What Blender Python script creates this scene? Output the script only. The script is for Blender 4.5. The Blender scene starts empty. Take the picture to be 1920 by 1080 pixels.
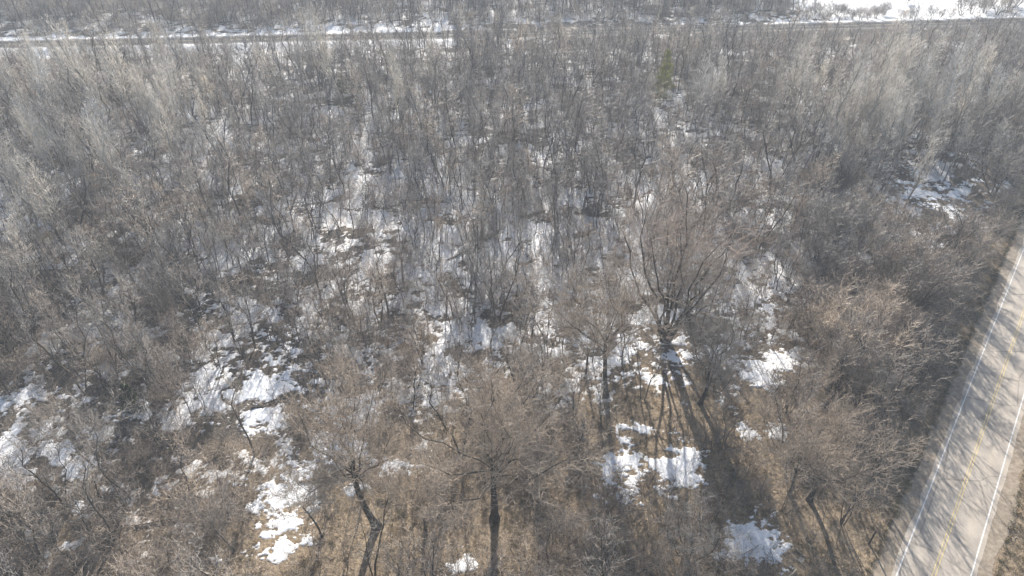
import bpy, math, random
import numpy as np
from mathutils import Vector

# ------------------------------------------------------------------ camera, sky, sun, exposure
SC = bpy.context.scene
COL = SC.collection
CAM_H, PITCH, FPX = 70.0, math.radians(36.5), 1260.0          # metres, down-tilt, focal length in 1920-px units
SUN_EL, SUN_AZ = math.radians(26.5), math.radians(-1.0)       # azimuth measured from +Y towards +X

cd = bpy.data.cameras.new('camera')
cam = bpy.data.objects.new('camera', cd)
COL.objects.link(cam)
cam.location = (0, 0, CAM_H)
cam.rotation_euler = (math.pi / 2 - PITCH, 0, 0)
cd.sensor_width = 36.0
cd.lens = 36.0 * FPX / 1920.0
cd.clip_start = 0.5
cd.clip_end = 9000
SC.camera = cam

wd = bpy.data.worlds.new('World')
SC.world = wd
wd.use_nodes = True
nt = wd.node_tree
bg = nt.nodes['Background']
sky = nt.nodes.new('ShaderNodeTexSky')
sky.sky_type = 'NISHITA'
sky.sun_disc = False
sky.sun_elevation = SUN_EL
sky.sun_rotation = SUN_AZ
sky.altitude = 200
sky.air_density = 1.0
sky.dust_density = 1.5
nt.links.new(sky.outputs[0], bg.inputs[0])
bg.inputs[1].default_value = 0.078

sl = bpy.data.lights.new('sun', 'SUN')
sun = bpy.data.objects.new('sun', sl)
COL.objects.link(sun)
sl.energy = 5.0
sl.angle = math.radians(0.65)
sl.color = (1.0, 0.945, 0.87)
sdir = Vector((math.sin(SUN_AZ) * math.cos(SUN_EL), math.cos(SUN_AZ) * math.cos(SUN_EL), math.sin(SUN_EL)))
sun.rotation_euler = (-sdir).to_track_quat('-Z', 'Y').to_euler()
sun.location = (0, 150, 200)

vs = SC.view_settings
vs.view_transform = 'Standard'
vs.look = 'None'
vs.exposure = 1.15
vs.gamma = 1.0
vs.use_curve_mapping = False
SC.render.engine = 'CYCLES'
SC.cycles.max_bounces = 4
SC.cycles.diffuse_bounces = 2
SC.cycles.volume_bounces = 1
SC.cycles.transparent_max_bounces = 8
SC.cycles.use_denoising = True
SC.cycles.denoiser = 'OPENIMAGEDENOISE'
SC.cycles.denoising_prefilter = 'ACCURATE'
SC.cycles.filter_width = 1.5
SC.cycles.sample_clamp_indirect = 4.0

# ------------------------------------------------------------------ helpers
CP, SP = math.cos(PITCH), math.sin(PITCH)


def ground_xy(px, py):
    """Where the line of sight through a pixel of the 1920x1080 photo meets level ground."""
    u = (np.asarray(px, float) - 960) / FPX
    v = (np.asarray(py, float) - 540) / FPX
    t = CAM_H / (SP + v * CP)
    return t * u, t * (CP - v * SP)


def to_px(x, y, z=0.0):
    dz = np.asarray(z) - CAM_H
    dep = y * CP - dz * SP
    dep = np.maximum(dep, 1e-3)
    return 960 + FPX * x / dep, 540 + FPX * (-(y * SP + dz * CP)) / dep


def _hash(ix, iy, seed):
    h = (ix.astype(np.int64) * 374761393 + iy.astype(np.int64) * 668265263 + seed * 1442695041) & 0x7fffffff
    h = ((h ^ (h >> 13)) * 1274126177) & 0x7fffffff
    h = ((h ^ (h >> 16)) * 2246822519) & 0x7fffffff
    return ((h ^ (h >> 15)) & 0xffffff) / float(0xffffff)


def vnoise(x, y, seed=0):
    x = np.asarray(x, float)
    y = np.asarray(y, float)
    ix, iy = np.floor(x), np.floor(y)
    fx, fy = x - ix, y - iy
    fx = fx * fx * fx * (fx * (fx * 6 - 15) + 10)
    fy = fy * fy * fy * (fy * (fy * 6 - 15) + 10)
    a = _hash(ix, iy, seed)
    b = _hash(ix + 1, iy, seed)
    c = _hash(ix, iy + 1, seed)
    d = _hash(ix + 1, iy + 1, seed)
    return (a + (b - a) * fx) * (1 - fy) + (c + (d - c) * fx) * fy


def fbm(x, y, wl, octs=5, seed=0, gain=0.55):
    tot = 0.0
    amp = 1.0
    norm = 0.0
    f = 1.0 / wl
    for o in range(octs):
        ca, sa = math.cos(o * 0.7 + 0.3), math.sin(o * 0.7 + 0.3)
        tot = tot + amp * (vnoise((x * ca - y * sa) * f + 17.3 * o, (x * sa + y * ca) * f - 9.1 * o, seed + o) - 0.5)
        norm += amp * amp
        amp *= gain
        f *= 2.03
    return tot / math.sqrt(norm) / 0.235       # roughly unit variance


def quant(n):
    return 1 / (1 + np.exp(-1.7 * n))            # roughly uniform 0..1


def grid_lookup(table, px, py):
    t = np.array(table, float)
    gx = np.clip(np.asarray(px, float) / 160.0, 0, t.shape[1] - 1.001)
    gy = np.clip(np.asarray(py, float) / 135.0, 0, t.shape[0] - 1.001)
    ix, iy = gx.astype(int), gy.astype(int)
    fx, fy = gx - ix, gy - iy
    return (t[iy, ix] * (1 - fx) + t[iy, ix + 1] * fx) * (1 - fy) + (t[iy + 1, ix] * (1 - fx) + t[iy + 1, ix + 1] * fx) * fy


def build_mesh(name, verts, faces3=None, faces4=None, mats=(), mat3=None, mat4=None, smooth=False):
    me = bpy.data.meshes.new(name)
    f3 = np.zeros((0, 3), np.int32) if faces3 is None else np.asarray(faces3, np.int32).reshape(-1, 3)
    f4 = np.zeros((0, 4), np.int32) if faces4 is None else np.asarray(faces4, np.int32).reshape(-1, 4)
    verts = np.asarray(verts, np.float32)
    me.vertices.add(len(verts))
    me.vertices.foreach_set('co', verts.ravel())
    me.loops.add(f3.size + f4.size)
    me.loops.foreach_set('vertex_index', np.concatenate([f3.ravel(), f4.ravel()]))
    me.polygons.add(len(f3) + len(f4))
    st = np.concatenate([np.arange(len(f3)) * 3, f3.size + np.arange(len(f4)) * 4]).astype(np.int32)
    me.polygons.foreach_set('loop_start', st)
    if mat3 is not None or mat4 is not None:
        m3 = np.zeros(len(f3), np.int32) if mat3 is None else np.broadcast_to(np.asarray(mat3, np.int32), (len(f3),))
        m4 = np.zeros(len(f4), np.int32) if mat4 is None else np.broadcast_to(np.asarray(mat4, np.int32), (len(f4),))
        me.polygons.foreach_set('material_index', np.concatenate([m3, m4]))
    if smooth:
        me.polygons.foreach_set('use_smooth', np.ones(len(f3) + len(f4), bool))
    for m in mats:
        me.materials.append(m)
    me.update(calc_edges=True)
    return me


def link(name, data, parent=None):
    o = bpy.data.objects.new(name, data)
    COL.objects.link(o)
    if parent is not None:
        o.parent = parent
    return o


def tag(o, label=None, cat=None, group=None, kind=None):
    if label:
        o['label'] = label
    if cat:
        o['category'] = cat
    if group:
        o['group'] = group
    if kind:
        o['kind'] = kind
    return o


# ------------------------------------------------------------------ materials
def new_mat(name):
    m = bpy.data.materials.new(name)
    m.use_nodes = True
    n = m.node_tree.nodes
    b = n['Principled BSDF']
    b.inputs['Roughness'].default_value = 0.9
    b.inputs['Specular IOR Level'].default_value = 0.2
    return m, n, m.node_tree.links, b


def noise_node(n, l, scale, detail=4.0, rough=0.6, coord='Object'):
    tc = n.new('ShaderNodeTexCoord')
    t = n.new('ShaderNodeTexNoise')
    t.inputs['Scale'].default_value = scale
    t.inputs['Detail'].default_value = detail
    t.inputs['Roughness'].default_value = rough
    l.new(tc.outputs[coord], t.inputs['Vector'])
    return t


def ramp(n, l, src, stops):
    r = n.new('ShaderNodeValToRGB')
    e = r.color_ramp.elements
    while len(e) < len(stops):
        e.new(0.5)
    for i, (p, c) in enumerate(stops):
        e[i].position = p
        e[i].color = (*c, 1)
    l.new(src, r.inputs[0])
    return r


def mixc(n, l, fac, a, b, blend='MIX'):
    m = n.new('ShaderNodeMix')
    m.data_type = 'RGBA'
    m.blend_type = blend
    for k, s in ((0, fac), (6, a), (7, b)):
        if hasattr(s, 'links') or hasattr(s, 'is_linked'):
            l.new(s, m.inputs[k])
        elif k == 0:
            m.inputs[0].default_value = s
        else:
            m.inputs[k].default_value = (*s, 1)
    return m.outputs[2]


def bark(name, dark, light, scale=3.0, tips=None, tip_z=(0.0, 1.0), gloss=0.0, vary=True):
    """Bark or twig colour with streaks and a shift from tree to tree; tips: another colour towards the top of the crown."""
    m, n, l, b = new_mat(name)
    t = noise_node(n, l, scale, 3.0, 0.65)
    c = ramp(n, l, t.outputs[0], [(0.3, dark), (0.72, light)]).outputs[0]
    if tips is not None:
        tc = n.new('ShaderNodeTexCoord')
        sx = n.new('ShaderNodeSeparateXYZ')
        l.new(tc.outputs['Object'], sx.inputs[0])
        mr = n.new('ShaderNodeMapRange')
        mr.inputs[1].default_value, mr.inputs[2].default_value = tip_z
        l.new(sx.outputs[2], mr.inputs[0])
        c = mixc(n, l, mr.outputs[0], c, tips)
    if not vary:
        l.new(c, b.inputs['Base Color'])
        return m
    oi = n.new('ShaderNodeObjectInfo')
    r = ramp(n, l, oi.outputs['Random'], [(0.0, (0.46, 0.46, 0.48)), (0.25, (0.74, 0.71, 0.69)), (0.5, (1.06, 1.0, 0.94)), (0.75, (0.74, 0.78, 0.85)), (0.9, (1.05, 1.0, 0.95)), (1.0, (1.4, 1.32, 1.2))])
    c = mixc(n, l, 1.0, c, r.outputs[0], 'MULTIPLY')
    l.new(c, b.inputs['Base Color'])
    if gloss:
        b.inputs['Roughness'].default_value = 0.55
        b.inputs['Specular IOR Level'].default_value = gloss
    return m


M = {}
M['bark_dark'] = bark('dark_bark', (0.045, 0.037, 0.031), (0.15, 0.125, 0.10), 2.5)
M['bark_grey'] = bark('grey_bark', (0.08, 0.07, 0.062), (0.24, 0.21, 0.18), 3.0)
M['bark_pale'] = bark('pale_bark', (0.30, 0.28, 0.24), (0.60, 0.57, 0.50), 2.0)
M['twig_grey'] = bark('grey_twig', (0.19, 0.175, 0.16), (0.46, 0.43, 0.39), 0.7, gloss=0.6)
M['twig_tan'] = bark('tan_twig', (0.33, 0.275, 0.22), (0.68, 0.585, 0.48), 0.7, gloss=0.6)
M['twig_brown'] = bark('brown_twig', (0.18, 0.15, 0.127), (0.43, 0.365, 0.305), 0.7, gloss=0.6)
M['twig_pale'] = bark('pale_twig', (0.55, 0.52, 0.465), (0.86, 0.82, 0.75), 0.8, gloss=0.6)
M['twig_red'] = bark('red_budded_twig', (0.24, 0.205, 0.17), (0.54, 0.465, 0.385), 0.8, (0.50, 0.395, 0.325), (14.0, 24.0), gloss=0.5, vary=False)
M['bark_hero'] = bark('furrowed_dark_bark', (0.035, 0.03, 0.026), (0.115, 0.098, 0.082), 2.5, vary=False)
M['twig_hero'] = bark('brown_crown_twig', (0.23, 0.185, 0.145), (0.55, 0.46, 0.37), 0.6, gloss=0.5, vary=False)
M['twig_hero_grey'] = bark('grey_crown_twig', (0.22, 0.19, 0.16), (0.50, 0.445, 0.385), 0.6, gloss=0.5, vary=False)
M['twig_rust'] = bark('rust_leaf', (0.12, 0.075, 0.04), (0.30, 0.18, 0.085), 1.5)
M['needle_yellow'] = bark('yellow_green_needle', (0.22, 0.24, 0.05), (0.50, 0.48, 0.13), 1.5)
M['needle_dark'] = bark('dark_green_needle', (0.018, 0.026, 0.014), (0.06, 0.075, 0.04), 1.5)
M['needle_olive'] = bark('olive_needle', (0.07, 0.075, 0.035), (0.17, 0.165, 0.085), 1.5)
M['grass_dry'] = bark('dry_grass', (0.16, 0.115, 0.06), (0.46, 0.36, 0.22), 1.2)
M['grass_olive'] = bark('olive_grass', (0.10, 0.095, 0.05), (0.27, 0.24, 0.14), 1.2)


def make_ground_mat():
    m, n, l, b = new_mat('leaf_litter_ground')
    t1 = noise_node(n, l, 0.22, 6, 0.65)
    t2 = noise_node(n, l, 2.4, 5, 0.7)
    t3 = noise_node(n, l, 9.0, 4, 0.7)
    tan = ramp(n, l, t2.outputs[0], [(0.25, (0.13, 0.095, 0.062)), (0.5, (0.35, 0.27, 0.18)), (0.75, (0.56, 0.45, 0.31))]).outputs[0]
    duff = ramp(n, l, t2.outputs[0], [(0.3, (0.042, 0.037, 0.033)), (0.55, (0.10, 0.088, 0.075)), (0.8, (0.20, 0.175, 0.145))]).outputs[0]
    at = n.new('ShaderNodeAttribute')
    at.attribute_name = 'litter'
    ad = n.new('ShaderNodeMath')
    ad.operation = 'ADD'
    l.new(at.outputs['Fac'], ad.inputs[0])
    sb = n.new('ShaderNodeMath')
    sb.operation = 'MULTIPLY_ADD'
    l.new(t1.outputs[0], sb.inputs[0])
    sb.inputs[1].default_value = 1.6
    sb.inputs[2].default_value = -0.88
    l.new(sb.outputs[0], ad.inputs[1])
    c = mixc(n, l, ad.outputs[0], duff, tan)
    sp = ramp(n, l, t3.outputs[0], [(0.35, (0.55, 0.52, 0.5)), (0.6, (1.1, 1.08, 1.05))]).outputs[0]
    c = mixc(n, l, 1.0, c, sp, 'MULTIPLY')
    l.new(c, b.inputs['Base Color'])
    bp = n.new('ShaderNodeBump')
    bp.inputs['Strength'].default_value = 0.9
    bp.inputs['Distance'].default_value = 0.18
    l.new(t2.outputs[0], bp.inputs['Height'])
    l.new(bp.outputs[0], b.inputs['Normal'])
    return m


def make_snow_mat():
    m, n, l, b = new_mat('old_snow')
    t = noise_node(n, l, 0.9, 5, 0.65)
    t2 = noise_node(n, l, 7.0, 4, 0.7)
    c = ramp(n, l, t.outputs[0], [(0.3, (0.74, 0.74, 0.74)), (0.6, (0.87, 0.875, 0.88))]).outputs[0]
    sp = ramp(n, l, t2.outputs[0], [(0.30, (0.62, 0.58, 0.53)), (0.42, (1, 1, 1))]).outputs[0]
    c = mixc(n, l, 1.0, c, sp, 'MULTIPLY')
    # old thin rims carry leaf litter and soil
    at = n.new('ShaderNodeAttribute')
    at.attribute_name = 'depth'
    t3 = noise_node(n, l, 5.0, 5, 0.75)
    ma = n.new('ShaderNodeMath')
    ma.operation = 'MULTIPLY_ADD'
    l.new(t3.outputs[0], ma.inputs[0])
    ma.inputs[1].default_value = 0.55
    l.new(at.outputs['Fac'], ma.inputs[2])
    dirt = ramp(n, l, ma.outputs[0], [(0.22, (1, 1, 1)), (0.42, (0, 0, 0))])
    c = mixc(n, l, dirt.outputs[0], c, (0.30, 0.24, 0.17))
    l.new(c, b.inputs['Base Color'])
    b.inputs['Roughness'].default_value = 0.75
    bp = n.new('ShaderNodeBump')
    bp.inputs['Strength'].default_value = 0.5
    bp.inputs['Distance'].default_value = 0.12
    l.new(t.outputs[0], bp.inputs['Height'])
    l.new(bp.outputs[0], b.inputs['Normal'])
    return m


def make_road_mat(name, dark, light, rough=0.7, spec=0.35):
    m, n, l, b = new_mat(name)
    t = noise_node(n, l, 0.35, 5, 0.6)
    t2 = noise_node(n, l, 14, 3, 0.6)
    c = ramp(n, l, t.outputs[0], [(0.3, dark), (0.7, light)]).outputs[0]
    sp = ramp(n, l, t2.outputs[0], [(0.3, (0.85, 0.85, 0.85)), (0.7, (1.08, 1.08, 1.08))]).outputs[0]
    c = mixc(n, l, 1.0, c, sp, 'MULTIPLY')
    vo = n.new('ShaderNodeTexVoronoi')
    vo.feature = 'DISTANCE_TO_EDGE'
    vo.inputs['Scale'].default_value = 0.11
    tcv = n.new('ShaderNodeTexCoord')
    nv = noise_node(n, l, 0.5, 4, 0.6)
    wv = mixc(n, l, 0.12, tcv.outputs['Object'], nv.outputs['Color'], 'ADD')
    l.new(tcv.outputs['Object'], vo.inputs['Vector'])
    cr = ramp(n, l, vo.outputs['Distance'], [(0.0, (0.55, 0.55, 0.56)), (0.006, (0.62, 0.62, 0.62)), (0.012, (1, 1, 1))])
    c = mixc(n, l, 0.7, c, cr.outputs[0], 'MULTIPLY')
    l.new(wv, vo.inputs['Vector'])
    # wheel tracks and sealed cracks run along the road (attribute = metres from the centre line)
    at = n.new('ShaderNodeAttribute')
    at.attribute_name = 'across'
    r = ramp(n, l, at.outputs['Fac'], [(0.0, (0.96, 0.96, 0.96)), (0.14, (0.9, 0.9, 0.91)), (0.22, (1.04, 1.03, 1.01)), (0.36, (0.9, 0.9, 0.91)), (0.46, (1.03, 1.02, 1.0))])
    c = mixc(n, l, 1.0, c, r.outputs[0], 'MULTIPLY')
    l.new(c, b.inputs['Base Color'])
    b.inputs['Roughness'].default_value = rough
    b.inputs['Specular IOR Level'].default_value = spec
    bp = n.new('ShaderNodeBump')
    bp.inputs['Strength'].default_value = 0.25
    bp.inputs['Distance'].default_value = 0.02
    l.new(t2.outputs[0], bp.inputs['Height'])
    l.new(bp.outputs[0], b.inputs['Normal'])
    return m


def make_paint(name, col, wear, lo=0.42, hi=0.58):
    m, n, l, b = new_mat(name)
    t = noise_node(n, l, 3.0, 5, 0.7)
    c = ramp(n, l, t.outputs[0], [(lo, wear), (hi, col)]).outputs[0]
    l.new(c, b.inputs['Base Color'])
    b.inputs['Roughness'].default_value = 0.6
    return m


def make_gravel():
    m, n, l, b = new_mat('shoulder_gravel')
    t = noise_node(n, l, 1.6, 6, 0.7)
    c = ramp(n, l, t.outputs[0], [(0.3, (0.17, 0.135, 0.10)), (0.5, (0.28, 0.23, 0.175)), (0.72, (0.40, 0.34, 0.265))]).outputs[0]
    l.new(c, b.inputs['Base Color'])
    return m


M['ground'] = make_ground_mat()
M['snow'] = make_snow_mat()
M['asphalt'] = make_road_mat('pale_asphalt', (0.37, 0.322, 0.268), (0.50, 0.442, 0.37))
M['asphalt_far'] = make_road_mat('grey_asphalt', (0.05, 0.05, 0.052), (0.09, 0.088, 0.088), 0.9, 0.1)
M['white'] = make_paint('white_road_paint', (0.70, 0.69, 0.66), (0.52, 0.49, 0.45), 0.32, 0.52)
M['yellow'] = make_paint('yellow_road_paint', (0.62, 0.49, 0.25), (0.47, 0.39, 0.27), 0.3, 0.5)
M['gravel'] = make_gravel()
M['wood'] = bark('weathered_wood', (0.07, 0.058, 0.048), (0.17, 0.145, 0.12), 4.0)

# ------------------------------------------------------------------ terrain
# road centre lines (world): the near two-lane road on the right, the far road across the top
n0 = np.array(ground_xy(1750.5, 1080)).T
n1 = np.array(ground_xy(1852, 780)).T
n2 = np.array(ground_xy(1922, 578)).T


def quad_curve(p0, p1, p2, s):
    """Parabola through p0 (s=0), p1 (s=.5), p2 (s=1)."""
    s = np.asarray(s)[..., None]
    return p0 * (2 * (s - .5) * (s - 1)) + p1 * (-4 * s * (s - 1)) + p2 * (2 * s * (s - .5))


NEAR_ROAD = None
d0 = (n1 - n0) / np.linalg.norm(n1 - n0)
d1 = (n2 - n1) / np.linalg.norm(n2 - n1)
dm = (d0 + d1) / np.linalg.norm(d0 + d1)
pts = [n0 - d0 * 120, n0 - d0 * 60, n0 - d0 * 20, n0, n1, n2, n2 + d1 * 60, n2 + d1 * 160, n2 + d1 * 420]


def resample(pts, step, smooth=40):
    pts = np.array(pts, float)
    seg = np.linalg.norm(np.diff(pts, axis=0), axis=1)
    s = np.concatenate([[0], np.cumsum(seg)])
    t = np.arange(0, s[-1], step)
    P = np.stack([np.interp(t, s, pts[:, k]) for k in (0, 1)], 1)
    for _ in range(smooth):
        P[1:-1] = (P[:-2] + 2 * P[1:-1] + P[2:]) / 4
    return P


NEAR_ROAD = resample(pts, 2.0, 60)
far_px = [(-700, 96), (-300, 93), (0, 89), (200, 85), (450, 79), (700, 73), (1000, 68), (1300, 60), (1500, 55), (1750, 49), (1920, 44), (2250, 36), (2600, 30)]
FAR_ROAD = resample([np.array(ground_xy(*p)).T for p in far_px], 3.0, 60)


def road_dist(x, y, line):
    """Signed distance to a centre line (positive on its right-hand side going away)."""
    x = np.asarray(x, float).ravel()
    y = np.asarray(y, float).ravel()
    best = np.full(x.shape, 1e9)
    sign = np.ones(x.shape)
    A, B = line[:-1], line[1:]
    step = max(1, len(A) // 160)
    idx = np.arange(0, len(line), step)
    if idx[-1] != len(line) - 1:
        idx = np.append(idx, len(line) - 1)
    L = line[idx]
    for a, b in zip(L[:-1], L[1:]):
        ab = b - a
        t = np.clip(((x - a[0]) * ab[0] + (y - a[1]) * ab[1]) / (ab @ ab), 0, 1)
        dx, dy = x - a[0] - t * ab[0], y - a[1] - t * ab[1]
        d = np.hypot(dx, dy)
        k = d < best
        best[k] = d[k]
        sign[k] = np.where(ab[0] * dy[k] - ab[1] * dx[k] < 0, 1, -1)
    return best * sign


def sstep(a, b, x):
    t = np.clip((x - a) / (b - a), 0, 1)
    return t * t * (3 - 2 * t)


def terrain_z(x, y):
    x = np.asarray(x, float)
    y = np.asarray(y, float)
    shp = x.shape
    x, y = x.ravel(), y.ravel()
    z = 0.22 * fbm(x, y, 26, 2, 5) + 0.10 * fbm(x, y, 9, 2, 6)
    dn = np.abs(road_dist(x, y, NEAR_ROAD))
    df = np.abs(road_dist(x, y, FAR_ROAD))
    kn = sstep(5.6, 11, dn)
    kf = sstep(5.0, 12, df)
    z = z * kn * kf
    z = z - 0.30 * (sstep(5.6, 7.5, dn) - sstep(7.8, 10.5, dn))            # shallow roadside ditch
    z = z + 0.9 * (1 - sstep(5.0, 11.0, df))                                # the far road runs on a low bank
    return z.reshape(shp)


def axis(breaks):
    out = []
    for a, b, st in breaks:
        out.append(np.arange(a, b, st))
    out.append([breaks[-1][1]])
    return np.concatenate(out)


gx = axis([(-4000, -600, 400), (-600, -240, 20), (-240, -75, 3.0), (-75, 75, 1.0), (75, 240, 3.0), (240, 600, 20), (600, 4000, 400)])
gy = axis([(-1500, -100, 200), (-100, 20, 15), (20, 130, 1.0), (130, 330, 2.0), (330, 600, 15), (600, 6000, 450)])
XX, YY = np.meshgrid(gx, gy)
ZZ = terrain_z(XX, YY)
V = np.stack([XX, YY, ZZ], -1).reshape(-1, 3)
nx, ny = len(gx), len(gy)
ii = np.arange(nx * ny).reshape(ny, nx)
F4 = np.stack([ii[:-1, :-1], ii[:-1, 1:], ii[1:, 1:], ii[1:, :-1]], -1).reshape(-1, 4)
me = build_mesh('ground', V, None, F4, [M['ground']], smooth=True)

# 13 x 9 maps over the photo, read off by eye: where the floor is dry tan litter, where snow lies, how thickly trees stand
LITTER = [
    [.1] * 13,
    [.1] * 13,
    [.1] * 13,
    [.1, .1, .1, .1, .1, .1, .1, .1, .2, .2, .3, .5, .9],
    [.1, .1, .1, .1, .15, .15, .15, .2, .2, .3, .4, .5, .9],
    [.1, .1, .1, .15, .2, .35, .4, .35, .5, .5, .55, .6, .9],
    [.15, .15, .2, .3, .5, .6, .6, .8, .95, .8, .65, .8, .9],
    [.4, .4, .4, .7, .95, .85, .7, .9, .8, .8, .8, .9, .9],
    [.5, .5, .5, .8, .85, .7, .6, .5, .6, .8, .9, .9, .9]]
SNOW = [
    [.45, .5, .5, .7, .7, .8, .8, .7, .7, .7, 1.2, 1.2, 1.0],
    [.55, .55, .62, .66, .62, .52, .48, .48, .48, .38, .38, .38, .2],
    [.52, .56, .68, .72, .74, .68, .66, .64, .66, .52, .5, .5, .2],
    [.5, .55, .62, .68, .78, .80, .80, .80, .72, .66, .60, .52, 0],
    [.5, .55, .60, .66, .72, .76, .78, .84, .80, .60, .36, .0, 0],
    [.5, .48, .46, .5, .55, .55, .35, .5, .5, .35, .0, 0, 0],
    [.36, .34, .28, .25, .25, .12, .0, .0, 0, 0, 0, 0, 0],
    [.05, .12, .12, .05, .0, 0, 0, 0, 0, 0, 0, 0, 0],
    [.3, .2, .1, .0, 0, .0, 0, 0, 0, 0, 0, 0, 0]]
TREES = [
    [1, 1, 1, 1, 1, 1, 1, 1, 1, .9, .0, .0, .1],
    [1, 1, 1, 1, 1, 1, 1, 1, 1, 1, 1, 1, 1],
    [1, 1, 1, 1, 1, 1, 1, 1, 1, 1, 1, 1, 1],
    [1, 1, 1, 1, 1, 1, 1, 1, 1, 1, 1, .8, .6],
    [1, 1, 1, 1, 1, .9, 1, .75, .85, 1, 1, 1, 0],
    [.9, 1, 1, .6, .8, .9, .7, .4, .4, .7, 1, .9, 0],
    [.35, .7, .8, .4, .55, .7, .5, .1, .15, .35, .8, .2, 1],
    [.9, .9, .7, .2, .3, .5, .5, .2, .2, .3, .4, 0, 1],
    [1, 1, .8, .35, .4, .5, .8, .8, .6, .3, .2, 0, 1]]
px, py = to_px(V[:, 0], V[:, 1])
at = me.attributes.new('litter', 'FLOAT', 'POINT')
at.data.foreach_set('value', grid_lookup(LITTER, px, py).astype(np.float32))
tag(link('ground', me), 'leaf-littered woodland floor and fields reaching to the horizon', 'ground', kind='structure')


# ---- roads
def ribbon(name, line, a, b, zoff, mat, cols=2, base=0.0, kind=None, parent=None, jitter=0.0, seed=0):
    t = np.gradient(line, axis=0)
    t /= np.linalg.norm(t, axis=1)[:, None]
    nrm = np.stack([t[:, 1], -t[:, 0]], 1)
    rows = []
    acr = []
    for k in range(cols):
        w = a + (b - a) * k / (cols - 1)
        off = np.full(len(line), w)
        if jitter and k in (0, cols - 1):
            s = np.arange(len(line))
            off = off + jitter * fbm(s * 2.0, s * 0 + w, 7, 4, seed + k)
        p = line + nrm * off[:, None]
        rows.append(np.column_stack([p, np.full(len(p), base + zoff)]))
        acr.append(np.full(len(p), abs(w) / 8.0))
    Vr = np.stack(rows, 1).reshape(-1, 3)
    i = np.arange(len(line) * cols).reshape(len(line), cols)
    F = np.stack([i[:-1, :-1], i[:-1, 1:], i[1:, 1:], i[1:, :-1]], -1).reshape(-1, 4)
    mm = build_mesh(name, Vr, None, F, [mat])
    aa = mm.attributes.new('across', 'FLOAT', 'POINT')
    aa.data.foreach_set('value', np.stack(acr, 1).ravel().astype(np.float32))
    o = link(name, mm, parent)
    if kind:
        o['kind'] = kind
    return o


fine = resample(NEAR_ROAD, 0.8, 4)
HW = 3.2
r = ribbon('shoulder', fine, -5.35, 5.35, 0.02, M['gravel'], 5, kind='structure', jitter=0.28, seed=40)
tag(r, 'tan gravel shoulder strip along both sides of the two-lane road', 'shoulder')
road = ribbon('road', fine, -HW - 0.55, HW + 0.55, 0.03, M['asphalt'], 17, kind='structure', jitter=0.08, seed=44)
tag(road, 'sunlit pale two-lane road crossed by tree shadows', 'road')
for off, w, mt in ((-HW, 0.075, 'white'), (HW, 0.075, 'white'), (-0.15, 0.055, 'yellow'), (0.15, 0.055, 'yellow')):
    ribbon('edge_line' if mt == 'white' else 'centre_line', fine, off - w, off + w, 0.038, M[mt], 2, parent=road)

ff = resample(FAR_ROAD, 1.5, 4)
r = ribbon('far_shoulder', ff, -4.3, 4.3, 0.92, M['gravel'], 3, kind='structure', jitter=0.2, seed=50)
tag(r, 'gravel shoulder of the far road along the top of the woodland', 'shoulder')
fr = ribbon('far_road', ff, -3.7, 3.7, 0.93, M['asphalt_far'], 9, kind='structure', jitter=0.06, seed=52)
tag(fr, 'straight grey road crossing behind the woodland between snow banks', 'road')
for off, w, mt in ((-3.1, 0.07, 'white'), (3.1, 0.07, 'white'), (-0.14, 0.06, 'yellow'), (0.14, 0.06, 'yellow')):
    ribbon('edge_line' if mt == 'white' else 'centre_line', ff, off - w, off + w, 0.938, M[mt], 2, parent=fr)

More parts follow.
